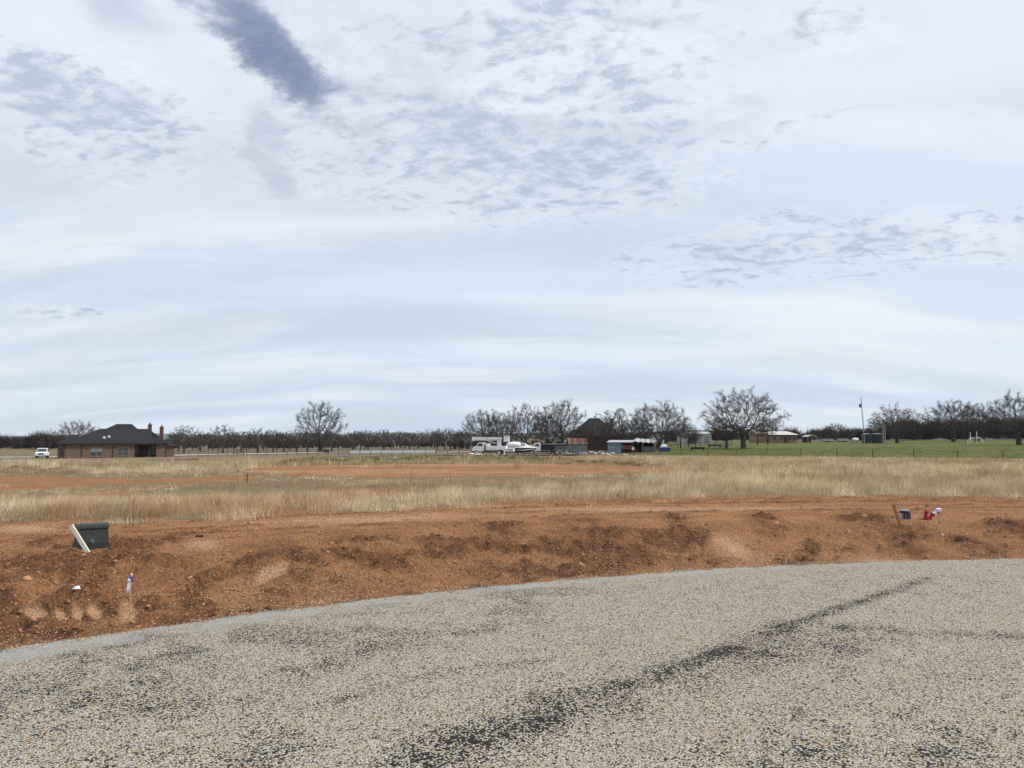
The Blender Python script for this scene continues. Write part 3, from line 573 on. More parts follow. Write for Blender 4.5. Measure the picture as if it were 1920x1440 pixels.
# ------------------------------------------------------------------ trees
M_BARK = mat('bark', (.065, .054, .047), .92, .35, 3.0, bump=.4, spec=.1)
M_TWIG = mat('twigs', (.072, .058, .050), .92, .3, 2.0, spec=.1)
M_WOOD = mat('far_woods_twigs', (.060, .048, .042), .95, .3, .2, spec=.05)
def grow(seed, H, W, th, natt, gnarl=.18, up=.15, flat=.42, lean=0.0, trunk_r=None, bulge=.5):
    """space colonisation skeleton -> trunk mesh, crown mesh"""
    g = np.random.default_rng(seed)
    n0 = natt * 4; a = g.normal(0, 1, (n0, 3)); a /= np.linalg.norm(a, axis=1)[:, None]; a *= (g.uniform(.12, 1, n0) ** .42)[:, None]
    # lobed, uneven crown
    az = np.arctan2(a[:, 1], a[:, 0]); ph = g.uniform(0, 6.28, 4)
    lob = 1 + .13 * np.sin(2 * az + ph[0]) + .10 * np.sin(3 * az + ph[1]) * (a[:, 2] > 0) + .09 * np.sin(5 * az + ph[2] + 2 * a[:, 2])
    a = a[(a[:, 2] > -flat * 1.6)]; lob = lob[:len(a)]
    zc = th + (H - th) * flat; a = a * lob[:, None] * np.array([W / 2, W / 2, 1])
    a[:, 2] = np.where(a[:, 2] > 0, a[:, 2] * (H - zc), a[:, 2] * (zc - th * .8)) + zc
    a = a[:natt]; D = H / 34; kill = D * 1.7; infl = H * .5
    nz = max(2, int(th / D)); pos = [np.array([lean * (i / nz) ** 1.6, .0, th * i / nz]) + g.normal(0, .04 * D * 2, 3) * (i > 0) for i in range(nz + 1)]; par = [-1] + list(range(nz))
    P = np.array(pos); dirs = [np.array([0, 0, 1.])] * len(pos)
    best = np.full(len(a), 1e9); bi = np.zeros(len(a), int)
    def upd(lo):
        Q_ = np.array(pos[lo:]); d = np.linalg.norm(a[:, None] - Q_[None], axis=2); j = d.argmin(1); dm = d[np.arange(len(a)), j]
        k = dm < best; best[k] = dm[k]; bi[k] = j[k] + lo
    upd(nz - 1); alive = np.ones(len(a), bool); count = {}
    for it in range(90):
        k = alive & (best < infl)
        if not k.any(): break
        lo = len(pos); acc = {}
        v = a[k] - np.array(pos)[bi[k]]; v /= np.linalg.norm(v, axis=1)[:, None] + 1e-9; ii = bi[k]
        S = np.zeros((lo, 3)); np.add.at(S, ii, v)
        for i in np.unique(ii):
            if count.get(i, 0) >= 4: continue
            d = S[i]; l = np.linalg.norm(d)
            if l < 1e-6: continue
            d = d / l * .75 + dirs[i] * .25 + g.normal(0, gnarl, 3) + np.array([0, 0, up * .3]); d /= np.linalg.norm(d)
            pos.append(pos[i] + d * D); par.append(int(i)); dirs.append(d); count[i] = count.get(i, 0) + 1
        if len(pos) == lo: break
        upd(lo); alive &= best > kill
        if len(pos) > 4200: break
    P = np.array(pos); par = np.array(par); n = len(P)
    kids = np.zeros(n, int); np.add.at(kids, par[1:], 1)
    r = np.zeros(n); r0 = .011 * H / 10; tips = max(8, int((kids == 0).sum())); e = math.log(tips) / math.log((trunk_r or H * .033) / r0)
    acc = np.zeros(n)
    for i in range(n - 1, -1, -1):
        if acc[i] == 0: acc[i] = r0 ** e
        if par[i] >= 0: acc[par[i]] += acc[i]
    r = acc ** (1 / e); tr = trunk_r or H * .033; k = tr / r[1]; r = np.where(r * k > r0, r * k, r0); r = np.minimum(r, tr * 1.0)
    r[0] *= 1.5; r[1:3] *= 1.12
    is_tr = np.zeros(n, bool); is_tr[:nz + 1] = True
    def tubes(sel, sides):
        c = sel; p = par[c]; A = P[p]; B = P[c]; d = B - A; d /= np.linalg.norm(d, axis=1)[:, None] + 1e-9
        s = np.cross(d, [.31, .52, .8]); s /= np.linalg.norm(s, axis=1)[:, None] + 1e-9; t = np.cross(d, s)
        an = np.arange(sides) * 2 * np.pi / sides; ring = np.cos(an)[None, :, None] * s[:, None] + np.sin(an)[None, :, None] * t[:, None]
        rp = np.minimum(r[p], r[c] * 1.7) if sides < 7 else r[p]
        V0 = A[:, None] + ring * rp[:, None, None]; V1 = B[:, None] + ring * r[c][:, None, None]
        VV = np.concatenate([V0, V1], 1).reshape(-1, 3); k = np.arange(len(c))[:, None, None] * 2 * sides; i0 = np.arange(sides); i1 = (i0 + 1) % sides
        return VV, (k + np.stack([i0, i1, i1 + sides, i0 + sides], 1)[None]).reshape(-1, 4)
    idx = np.arange(1, n); tv, tf = tubes(idx[is_tr[1:]], 8); bv, bf = tubes(idx[~is_tr[1:]], 4)
    # fine twigs
    thin = np.where(r < r0 * 2.6)[0]; thin = thin[thin > nz]; T = np.repeat(thin, 14); m = len(T); out = P[T] - np.array([0, 0, zc * .75]); out /= np.linalg.norm(out, axis=1)[:, None] + 1e-9
    d = out * .55 + g.normal(0, .55, (m, 3)) + np.array([0, 0, up]); d /= np.linalg.norm(d, axis=1)[:, None]; L = g.uniform(.03, .10, m) * H
    s = np.cross(d, g.normal(0, 1, (m, 3))); s /= np.linalg.norm(s, axis=1)[:, None] + 1e-9; s *= (.0008 * H + .003)
    tw = np.stack([P[T] - s, P[T] + s, P[T] + d * L[:, None]], 1).reshape(-1, 3); tf2 = np.arange(3 * m).reshape(-1, 3) + len(bv)
    return (mesh_np('trunk', tv, [tf], M_BARK, True), mesh_np('crown', np.concatenate([bv, tw]), [bf, tf2], M_TWIG))
KIND = {}
def kind(k, *a, **kw): KIND[k] = grow(*a, **kw)
kind('oak_a', 11, 10.5, 13.5, 2.6, 1000, .26, .05, .45, trunk_r=.46)
kind('oak_b', 12, 10.0, 12.0, 2.8, 900, .30, .05, .45, lean=.5, trunk_r=.44)
kind('oak_c', 13, 10.5, 13.0, 2.5, 1000, .28, .02, .45, lean=-.4, trunk_r=.5)
kind('oak_dense', 14, 10.4, 14.0, 2.2, 1500, .24, .05, .42, lean=.9, trunk_r=.5)
kind('pecan_a', 15, 9.6, 10.5, 1.8, 1100, .14, .25, .42, trunk_r=.36)
kind('pecan_b', 16, 10.6, 10.6, 2.0, 1100, .14, .28, .42, trunk_r=.40)
kind('pecan_c', 17, 11.8, 11.0, 2.2, 1000, .13, .35, .45, trunk_r=.38)
kind('broad', 18, 11.9, 15.6, 2.7, 1500, .17, .15, .40, trunk_r=.50)
kind('elm', 19, 14.6, 13.8, 2.6, 1000, .12, .35, .47, trunk_r=.50)
kind('orch_a', 20, 6.4, 7.2, 1.3, 420, .15, .35, .42, trunk_r=.22)
kind('orch_b', 21, 6.0, 6.6, 1.4, 420, .17, .30, .42, trunk_r=.22)
kind('orch_c', 22, 6.6, 6.4, 1.6, 420, .13, .40, .45, trunk_r=.22)
kind('small_a', 23, 7.0, 5.4, 2.2, 380, .22, .12, .45, trunk_r=.17)
def tree(k, px, Y, sc, rz, label, name='bare_tree', group=None, sz=None, dz=-.12):
    p = AT(px, Y); t = thing(name, label, 'tree', (p.x, p.y, p.z + dz), rz, group)
    t.scale = (sc, sc, sz or sc)
    for part, me_ in zip(('trunk', 'crown'), KIND[k]): link(part, me_, t)
    return t
tree('elm', 600, 215, 1.0, .3, 'tallest bare tree on the left, rounded crown, standing alone beside the pale driveway')
tree('oak_a', 145, 190, .80, 1.0, 'bare spreading tree rising behind the left end of the brick house', 'bare_oak', sz=.83)
tree('pecan_a', 905, 168, 1.0, 0.4, 'bare tree behind the boom of the white bucket truck, leftmost of its cluster')
tree('pecan_a', 938, 178, .98, 2.2, 'bare tree behind the bucket truck, second from the left of its cluster')
tree('pecan_b', 986, 162, 1.0, 1.4, 'bare tree with a dark forked trunk rising behind the boat')
tree('pecan_a', 1028, 172, .92, 3.8, 'bare tree between the boat and the black dump truck')
tree('pecan_c', 1054, 168, 1.0, 5.0, 'tallest bare tree of the cluster behind the trucks, left of the dark roof')
tree('orch_b', 1092, 164, .95, 1.1, 'bushy bare tree in front of the left half of the dark roofed farmhouse')
tree('orch_a', 1122, 160, 1.0, 2.1, 'bushy bare tree in front of the middle of the dark roofed farmhouse')
tree('orch_b', 1150, 158, 1.05, .1, 'bushy bare tree in front of the right end of the dark roofed farmhouse')
tree('pecan_b', 1140, 205, .98, .7, 'bare tree showing above the ridge of the dark roofed house')
tree('oak_dense', 1232, 158, .98, .2, 'dense dark oak leaning over the blue metal shed', 'bare_oak')
tree('oak_b', 1192, 170, .72, 2.0, 'smaller dark oak between the windmill and the metal shed', 'bare_oak')
tree('small_a', 1276, 172, .95, 1.0, 'slim bare tree at the right edge of the dense oak, nearest it')
tree('small_a', 1291, 176, .85, 2.6, 'slim bare tree, second right of the dense oak')
tree('small_a', 1304, 170, .66, 4.0, 'shortest slim bare tree right of the dense oak')
tree('broad', 1394, 150, 1.0, 2.4, 'broad solitary bare tree on the green pasture, widest crown')
tree('oak_b', 1362, 152, .62, .9, 'short dark tree tucked under the left side of the broad pasture tree', 'bare_oak')
tree('small_a', 1440, 185, .95, 4.4, 'small bare tree in front of the pale roofed bungalow')
tree('small_a', 1420, 190, .85, 2.0, 'small bare tree left of the pale roofed bungalow')
tree('oak_c', 1682, 200, .95, 1.9, 'gnarled oak right of the utility pole by the twin grey posts', 'bare_oak', sz=.98)
tree('oak_b', 1655, 230, .75, .4, 'small oak behind the twin grey posts', 'bare_oak')
tree('oak_a', 1788, 205, 1.08, 3.0, 'wide gnarled oak left of the white bent pipes', 'bare_oak', sz=1.12)
tree('oak_b', 1832, 212, 1.02, 1.0, 'gnarled oak standing right behind the white bent pipes', 'bare_oak', sz=1.1)
tree('oak_c', 1911, 160, 1.02, .2, 'nearest large oak with thick trunk at the far right of the field', 'bare_oak', sz=1.08)
tree('oak_a', 2010, 170, 1.0, .2, 'oak beyond the right edge of the field', 'bare_oak')
tree('oak_a', 1568, 330, .75, 2.2, 'small rounded oak far off between the carport and the utility pole', 'bare_oak')
tree('oak_b', 660, 205, .58, .2, 'small gnarled tree right of the tallest left tree', 'bare_oak')
tree('oak_a', 622, 212, .58, 1.2, 'low dark tree just behind the tallest left tree', 'bare_oak')
tree('orch_c', 768, 255, .92, .2, 'spiky bare tree standing alone above the long white wall')
# orchard: front row one can count, rows behind it alike
front = [(345, 200, 'orch_a', 1.0), (376, 235, 'orch_b', .9), (418, 192, 'orch_a', .98), (452, 225, 'orch_c', .85), (484, 205, 'orch_b', .95), (512, 208, 'orch_c', .85), (532, 215, 'orch_a', .8), (556, 205, 'orch_b', .92), (577, 225, 'orch_c', .85), (690, 235, 'orch_b', .9), (720, 235, 'orch_a', .8), (815, 262, 'orch_b', .85), (845, 240, 'orch_a', .9)]
ordn = ['first', 'second', 'third', 'fourth', 'fifth', 'sixth', 'seventh', 'eighth', 'ninth', 'tenth', 'eleventh', 'twelfth', 'thirteenth']
for i, (a, Y, k, s) in enumerate(front):
    tree(k, a, Y, s * 1.2, i * 1.7, f'{ordn[i]} bare orchard tree of the front row counting right from the brick house', 'orchard_tree', 'front row of orchard trees')
for i in range(46):
    a = 318 + i * 12.4 + rng.uniform(-9, 9); Y = rng.uniform(240, 340)
    tree(['orch_a', 'orch_b', 'orch_c'][i % 3], a, Y, rng.uniform(.75, 1.3), rng.uniform(0, 6), 'small bare orchard tree in the rows behind the front row', 'orchard_tree', 'orchard rows behind the front row')

def woods(name, label, px0, px1, Y0, Y1, n, h0, h1, tw, width, mat_=M_WOOD, topf=None):
    """far wood that reads as one mass: stems and twig fans of many trees"""
    Y = rng.uniform(Y0, Y1, n); px = rng.uniform(px0, px1, n); X = (px - 960) / F * Y; Z = gz(X, Y); H = rng.uniform(h0, h1, n) * (1 if topf is None else topf(px)) * (.62 + .75 * fbm(px / 38., px * 0 + Y0, 1., 3))
    T = np.repeat(np.arange(n), tw); N = len(T); f = rng.uniform(.05, .55, N); st = np.stack([X[T] + rng.normal(0, .08, N) * H[T], Y[T] + rng.normal(0, .08, N) * H[T], Z[T] + f * H[T]], 1)
    a = rng.normal(0, 1, (N, 3)); a /= np.linalg.norm(a, axis=1)[:, None]; a[:, 2] = np.abs(a[:, 2]) * 1.25 - .2
    en = st + a * (H[T] * rng.uniform(.15, .6, N))[:, None]; en[:, 2] = np.minimum(en[:, 2], Z[T] + H[T] * rng.uniform(.85, 1.02, N))
    fa = rng.uniform(-.6, .6, N); s = np.stack([np.cos(fa), np.sin(fa), rng.normal(0, .5, N)], 1) * (width * rng.uniform(.5, 1.4, N))[:, None]
    VV = np.stack([st - s, st + s, en], 1).reshape(-1, 3)
    me = mesh_np(name, VV, [np.arange(3 * N).reshape(-1, 3)], mat_); link(name, me, kind='stuff', label=label, category='woods')
woods('far_woods', 'dark leafless wood along the left skyline', -260, 150, 300, 360, 150, 6.0, 8.6, 200, .10)
woods('far_woods', 'dark leafless wood behind the orchard', 130, 980, 420, 520, 170, 4.8, 7.2, 150, .14, topf=lambda p: np.interp(p, [130, 600, 680, 880, 980], [1., 1., .62, .62, .9]))
woods('far_woods', 'low leafless wood behind the bungalow', 1080, 1640, 370, 430, 220, 5.5, 9.5, 170, .13)
woods('far_woods', 'dense brown wood behind the right hand oaks', 1600, 2250, 265, 330, 270, 7.0, 11.5, 300, .11, topf=lambda p: np.interp(p, [1600, 1660, 1740, 1850, 2200], [.62, .8, 1.0, 1.1, 1.2]))
woods('scrub', 'low brown scrub under and behind the orchard trees', 290, 900, 335, 380, 150, 2.2, 4.2, 130, .10)
woods('scrub', 'brown scrub behind the dark roofed house', 850, 1330, 225, 260, 60, 2.5, 4.5, 160, .07)
M_HILL = mat('wooded_hill', (.060, .062, .045), .95, .3, .004)
xs = np.linspace(-6500, 6500, 200)
for nm, yd, hh, lab, sd_ in (('hill', 5200, 62, 'farthest low wooded ridge on the skyline', 3.), ('hill', 3200, 26, 'nearer low wooded ridge below the skyline', 8.)):
    hgt = hh * (.45 + .9 * fbm(xs / 700 + sd_, xs * 0 + sd_, 1.0, 4)) * np.interp(xs, [-6500, -1800, -600, 600, 2500, 6500], [.5, .75, 1, 1.0, .8, .8])
    rows = [(-900, 0), (-420, .55), (-150, .92), (0, 1), (300, .8), (900, 0)]
    V = np.concatenate([np.stack([xs, np.full_like(xs, yd + d), -8 + hgt * f_ + (8 * f_ + 1.5 * (fbm(xs / 40, xs * 0 + d, 1., 3) - .5) * f_)], 1) for d, f_ in rows]); n = len(xs); i = np.arange(n - 1)
    Q = np.concatenate([np.stack([k * n + i, k * n + i + 1, (k + 1) * n + i + 1, (k + 1) * n + i], 1) for k in range(len(rows) - 1)])
    link(nm, mesh_np('hill', V, [Q], M_HILL, True), kind='structure')

# ------------------------------------------------------------------ mesh builder for things
class MB:
    def __init__(s): s.v = []; s.f = []
    def add(s, vs, fs):
        k = len(s.v); s.v += [tuple(v) for v in vs]; s.f += [tuple(i + k for i in f) for f in fs]; return s
    def box(s, x0, x1, y0, y1, z0, z1, tx=0.0, ty=0.0):
        """tx, ty: how far the top is drawn in"""
        return s.add([(x0, y0, z0), (x1, y0, z0), (x1, y1, z0), (x0, y1, z0), (x0 + tx, y0 + ty, z1), (x1 - tx, y0 + ty, z1), (x1 - tx, y1 - ty, z1), (x0 + tx, y1 - ty, z1)],
                     [(3, 2, 1, 0), (4, 5, 6, 7), (0, 1, 5, 4), (1, 2, 6, 5), (2, 3, 7, 6), (3, 0, 4, 7)])
    def tube(s, pts, r, n=8, r1=None, cap=True):
        pts = [Vector(p) for p in pts]; m = len(pts); rs = [r + ((r1 if r1 is not None else r) - r) * i / (m - 1) for i in range(m)]; vs = []; fs = []
        for i, p in enumerate(pts):
            d = (pts[min(i + 1, m - 1)] - pts[max(i - 1, 0)]).normalized(); a = d.cross(Vector((.13, .22, .97)) if abs(d.z) < .95 else Vector((1, 0, 0))).normalized(); b = d.cross(a)
            for k in range(n): t = 6.28318 * k / n; vs.append(p + (a * math.cos(t) + b * math.sin(t)) * rs[i])
        for i in range(m - 1):
            for k in range(n): fs.append((i * n + k, i * n + (k + 1) % n, (i + 1) * n + (k + 1) % n, (i + 1) * n + k))
        if cap: fs += [tuple(range(n - 1, -1, -1)), tuple((m - 1) * n + k for k in range(n))]
        return s.add(vs, fs)
    def prism(s, poly, axis, a0, a1, inset=0.0):
        """extrude a 2-D polygon along an axis; inset shrinks the far and near rims about the centroid"""
        n = len(poly); mk = {'x': lambda p, a: (a, p[0], p[1]), 'y': lambda p, a: (p[0], a, p[1]), 'z': lambda p, a: (p[0], p[1], a)}[axis]
        vs = [mk(p, a0) for p in poly] + [mk(p, a1) for p in poly]
        return s.add(vs, [tuple(range(n - 1, -1, -1)), tuple(range(n, 2 * n))] + [(i, (i + 1) % n, n + (i + 1) % n, n + i) for i in range(n)])
    def loft(s, rings):
        n = len(rings[0]); vs = [p for r in rings for p in r]; fs = [tuple(range(n - 1, -1, -1)), tuple((len(rings) - 1) * n + i for i in range(n))]
        for j in range(len(rings) - 1): fs += [(j * n + i, j * n + (i + 1) % n, (j + 1) * n + (i + 1) % n, (j + 1) * n + i) for i in range(n)]
        return s.add(vs, fs)
    def lathe(s, prof, n=20, c=(0, 0)):
        vs = []; fs = []; m = len(prof)
        for r, z in prof:
            for k in range(n): t = 6.28318 * k / n; vs.append((c[0] + r * math.cos(t), c[1] + r * math.sin(t), z))
        for i in range(m - 1):
            for k in range(n): fs.append((i * n + k, i * n + (k + 1) % n, (i + 1) * n + (k + 1) % n, (i + 1) * n + k))
        return s.add(vs, fs + [tuple(range(n - 1, -1, -1)), tuple((m - 1) * n + k for k in range(n))])
    def build(s, name, m, parent=None, loc=None, bevel=0.0, smooth=False, rot=None, **props):
        import bmesh
        me = bpy.data.meshes.new(name); me.from_pydata(s.v, [], s.f); bm = bmesh.new(); bm.from_mesh(me)
        bmesh.ops.recalc_face_normals(bm, faces=bm.faces)
        if bevel: bmesh.ops.bevel(bm, geom=bm.edges[:], offset=bevel, segments=2, affect='EDGES', clamp_overlap=True)
        bm.to_mesh(me); bm.free(); me.materials.append(m)
        if smooth:
            for p in me.polygons: p.use_smooth = True
        o = link(name, me, parent, loc, **props)
        if rot: o.rotation_euler = rot
        return o
def box(*a, **k): return MB().box(*a, **k)

M_WHITE = mat('white_paint', (.80, .81, .82), .4, .04, 1.5, dirt=(.5, .47, .42), dirt_amt=.2)
M_BLACK = mat('black_paint', (.010, .010, .012), .55, .3, 3.0)
M_TYRE = mat('tyre_rubber', (.022, .021, .021), .85, .25, 20)
M_RIM = mat('pale_rims', (.55, .56, .57), .4, .1, 5)
M_GLASS = mat('dark_glass', (.045, .055, .065), .12, .2, 1.0, spec=.6)
M_GLASSP = mat('pale_glass', (.17, .205, .205), .12, .15, .8, spec=.6)
M_CHROME = mat('chrome', (.55, .56, .58), .3, .1, 5, metal=.8)
M_LAMP = mat('lamp_lens', (.72, .74, .76), .2, .05, 8)
M_RED = mat('red_lens', (.35, .03, .025), .35, .2, 8)
M_ORANGE = mat('orange_plastic', (.62, .24, .14), .6, .15, 6)
M_ROOF = mat('charcoal_shingles', (.014, .014, .017), .95, .35, 2.5, bump=.3)
M_TRIM = mat('dark_brown_trim', (.045, .036, .032), .7, .2, 4)
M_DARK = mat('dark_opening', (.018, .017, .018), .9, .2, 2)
M_CONC = mat('pale_concrete', (.58, .56, .52), .9, .12, .4)
M_GALV = mat('weathered_sheet_steel', (.22, .235, .245), .5, .2, 2.0, metal=.3, dirt=(.20, .13, .09), dirt_amt=.3)
M_BLUEST = mat('blue_grey_sheet_steel', (.17, .245, .31), .5, .25, 1.2, metal=.1, dirt=(.42, .45, .46), dirt_amt=.6)
M_RUST = mat('rust', (.15, .055, .032), .9, .4, 2.0, dirt=(.24, .16, .12), dirt_amt=.5)
M_RUSTD = mat('dark_rust', (.085, .032, .024), .85, .35, 4.0)
M_GREYWOOD = mat('weathered_wood', (.27, .245, .21), .9, .25, 8.0, bump=.3)
M_DKWOOD = mat('dark_post', (.06, .05, .045), .9, .3, 6)
M_STEEL = mat('fence_steel', (.05, .052, .05), .7, .3, 4, metal=.2)
M_WIRE = mat('wire', (.16, .155, .15), .6, .2, 4, metal=.5)
M_TAN = mat('tan_brick', (.25, .175, .13), .9, .2, 3)
M_PALEROOF = mat('pale_metal_roof', (.52, .475, .43), .55, .08, .5)
M_YELLOW = mat('machine_yellow', (.62, .33, .06), .5, .2, 2, dirt=(.2, .1, .05), dirt_amt=.5)
M_BLUE = mat('blue_plastic', (.022, .055, .20), .5, .2, 3)
M_TANKG = mat('dark_green_tank', (.022, .045, .050), .5, .2, 1)
M_PIPEW = mat('white_pipe', (.74, .74, .72), .5, .06, 2)
M_PALEM = mat('pale_sheet_metal', (.40, .41, .41), .5, .1, .6, metal=.2)
M_TEAL = mat('pale_teal_sheet', (.38, .48, .48), .55, .1, .8)
M_BOXG = mat('utility_green', (.020, .027, .023), .6, .18, 7, bump=.08, dirt=(.12, .09, .07), dirt_amt=.18)
M_LATH = mat('new_lath_wood', (.74, .69, .60), .8, .1, 18, bump=.2)
M_STAKE = mat('stake_wood', (.52, .33, .15), .8, .2, 18, bump=.2)
M_STAKED = mat('old_stake_wood', (.26, .13, .07), .85, .25, 14, bump=.2)
M_PVC = mat('grey_plastic', (.30, .33, .37), .5, .12, 10)
M_NAVY = mat('navy_plastic', (.022, .028, .045), .45, .2, 10)
M_VALVE = mat('red_valve_paint', (.30, .016, .022), .4, .2, 14)
M_RIB = mat('white_ribbon', (.72, .70, .76), .5, .05, 20)
M_RIBP = mat('purple_ribbon', (.10, .07, .30), .5, .15, 20)
M_LOG = mat('pale_cut_wood', (.50, .42, .34), .85, .3, 3)
def brick_mat(name, c1, c2, mortar, scale):
    m, t, b = new_mat(name); co = t.node('ShaderNodeTexCoord').outputs['Object']
    mp = t.node('ShaderNodeMapping', {0: co}); mp.inputs['Rotation'].default_value = (R(90), 0, 0)
    br = t.node('ShaderNodeTexBrick', {'Vector': mp.outputs[0], 'Color1': (*c1, 1), 'Color2': (*c2, 1), 'Mortar': (*mortar, 1), 'Scale': scale, 'Mortar Size': .012})
    n = t.noise(co, 2.2, 6, .65); c = t.mix(t.math('MULTIPLY', t.ramp(n, .45, .7), .6), br.outputs[0], tuple(x * .45 for x in c1)); c = t.mix(t.math('MULTIPLY', t.ramp(t.noise(co, 5., 3, .6), .55, .75), .35), c, (.32, .24, .19))
    t.put(b.inputs['Base Color'], c); b.inputs['Roughness'].default_value = .92; return m
M_BRICK = brick_mat('house_brick', (.115, .064, .046), (.18, .108, .078), (.19, .16, .13), 4.5)
M_BRICKD = brick_mat('dark_brick', (.07, .036, .03), (.10, .05, .04), (.09, .075, .065), 4.5)

def hip(x0, x1, y0, y1, z0, z1, rx0, rx1, ry, over=.0):
    b = MB(); x0 -= over; x1 += over; y0 -= over; y1 += over
    b.add([(x0, y0, z0), (x1, y0, z0), (x1, y1, z0), (x0, y1, z0), (rx0, ry, z1), (rx1, ry, z1)], [(0, 1, 5, 4), (1, 2, 5), (2, 3, 4, 5), (3, 0, 4), (3, 2, 1, 0)])
    return b
def wheel(parent, x, y, r, wd, rim=M_RIM):
    h = wd / 2
    ty = MB(); n = 20; prof = [(r * .62, -h), (r * .93, -h), (r, -h * .6), (r, h * .6), (r * .93, h), (r * .62, h)]
    vs = []; fs = []
    for k in range(n):
        t = 6.28318 * k / n
        for a, yy in prof: vs.append((x + a * math.cos(t), y + yy, r + a * math.sin(t)))
    m = len(prof)
    for k in range(n):
        for i in range(m): fs.append((k * m + i, k * m + (i + 1) % m, ((k + 1) % n) * m + (i + 1) % m, ((k + 1) % n) * m + i))
    ob = ty.add(vs, fs).build('wheel', M_TYRE, parent, smooth=False)
    MB().tube([(x, y - h * .75, r), (x, y + h * .75, r)], r * .62, 16).tube([(x, y - h * .95, r), (x, y + h * .95, r)], r * .2, 8).build('rim', rim, ob)

# ------------------------------------------------------------------ brick house on the left
HY = 137.0; p = AT(220, HY)
h = thing('brick_house', 'single storey red brick house with charcoal hip roof at the left of the field', 'house', (p.x, p.y, p.z - .1), R(26)); h.scale = (.885, .9, 1)
sx = HY / F
def hx(px, dy=0.0): return (px - 220) * sx
zb0, ze = -.5, 2.75
MB().box(hx(124), hx(252), 0, 9, zb0, ze).build('wall', M_BRICK, h)
MB().box(hx(111), hx(124) - .003, .9, 9.5, zb0, ze - .03).build('wall', M_BRICK, h)
MB().box(hx(293), hx(311), 0, 9, zb0, ze).build('wall', M_BRICK, h)
MB().box(hx(252) + .003, hx(293) - .003, 3.0, 9, zb0, ze).build('wall', M_BRICKD, h)
MB().box(hx(311) + .003, hx(329), .8, 8, zb0, ze - .55).build('wall', M_BRICK, h)
MB().box(hx(252), hx(293), -.1, 3.0, zb0, .05).build('porch_floor', M_CONC, h)
MB().box(hx(252), hx(293), .05, .35, ze - .42, ze - .003).build('porch_beam', M_TRIM, h)
MB().box(hx(279), hx(281), .1, .3, .05, ze - .42).build('porch_post', M_TRIM, h)
d_ = MB().box(hx(262), hx(272), 2.94, 2.99, .05, 2.2).build('door', M_TRIM, h); MB().box(hx(270), hx(270.8), 2.86, 2.94, 1.0, 1.1).build('handle', M_CHROME, d_)
for a, b in ((252.3, 259), (284, 292)): MB().box(hx(a), hx(b), 2.95, 2.99, .5, 2.2).build('window', M_GLASS, h)
for a, b, m_ in ((171, 191, M_GLASSP), (221, 240, M_GLASS)):
    c = (a + b) / 2; wf = MB()
    for q0, q1 in ((a, c - .6), (c + .6, b)):
        x0, x1 = hx(q0), hx(q1)
        wf.box(x0 - .07, x1 + .07, -.05, -.003, .38, .46).box(x0 - .07, x1 + .07, -.05, -.003, 1.98, 2.06).box(x0 - .07, x0, -.05, -.003, .46, 1.98).box(x1, x1 + .07, -.05, -.003, .46, 1.98).box(x0, x1, -.045, -.003, 1.19, 1.25)
    wo = wf.build('window', M_TAN, h)
    for q0, q1 in ((a, c - .6), (c + .6, b)):
        for z0, z1, mm in ((.46, 1.19, M_GLASS), (1.25, 1.98, m_)): MB().box(hx(q0), hx(q1), -.03, -.004, z0, z1).build('pane', mm, wo)
    MB().box(hx(a) - .15, hx(b) + .15, -.12, -.004, .30, .38).build('sill', M_TAN, wo)
MB().box(hx(116), hx(118.5), .86, .9, .7, 1.9).build('window', M_GLASS, h)
for a in (123.4, 154, 211, 311.5): MB().box(hx(a), hx(a) + .14, -.12, -.004, zb0, ze).build('downspout', M_TRIM, h)
for a, b, y0, z in ((124, 311, -.5, ze), ): MB().box(hx(a) - .55, hx(b) + .5, -.62, -.46, z - .05, z + .14).build('fascia', M_TRIM, h)
rf = hip(hx(122), hx(311), 0, 10.5, ze, 5.55, hx(184, 5.2), hx(277, 5.2), 5.2, .5).build('roof', M_ROOF, h)
hip(hx(134), hx(292), 1.2, 15, ze - .2, 6.5, hx(213, 7.2), hx(243, 7.2), 7.2, 0).build('ridge_roof', M_ROOF, rf)
hip(hx(111), hx(150), .9, 9.5, ze - .028, 4.4, hx(132, 4.6), hx(142, 4.6), 4.6, .4).build('wing_roof', M_ROOF, rf)
hip(hx(300), hx(329), .8, 8, ze - .55, 3.4, hx(308, 4.4), hx(318, 4.4), 4.4, .4).build('wing_roof', M_ROOF, rf)
for a, b, y0, zt in ((275, 283, 6.0, 6.3), (298.5, 306.5, 1.5, 5.75)):
    ch = MB().box(hx(a), hx(b), y0, y0 + .9, 2.9 if a > 290 else 3.2, zt).build('chimney', M_BRICKD, h)
    MB().box(hx(a) - .08, hx(b) + .08, y0 - .08, y0 + .98, zt, zt + .14).build('chimney_cap', M_TRIM, ch)
    MB().tube([((hx(a) + hx(b)) / 2, y0 + .45, zt + .14), ((hx(a) + hx(b)) / 2, y0 + .45, zt + .45)], .16, 10).box((hx(a) + hx(b)) / 2 - .25, (hx(a) + hx(b)) / 2 + .25, y0 + .2, y0 + .7, zt + .45, zt + .5).build('flue', M_TRIM, ch)
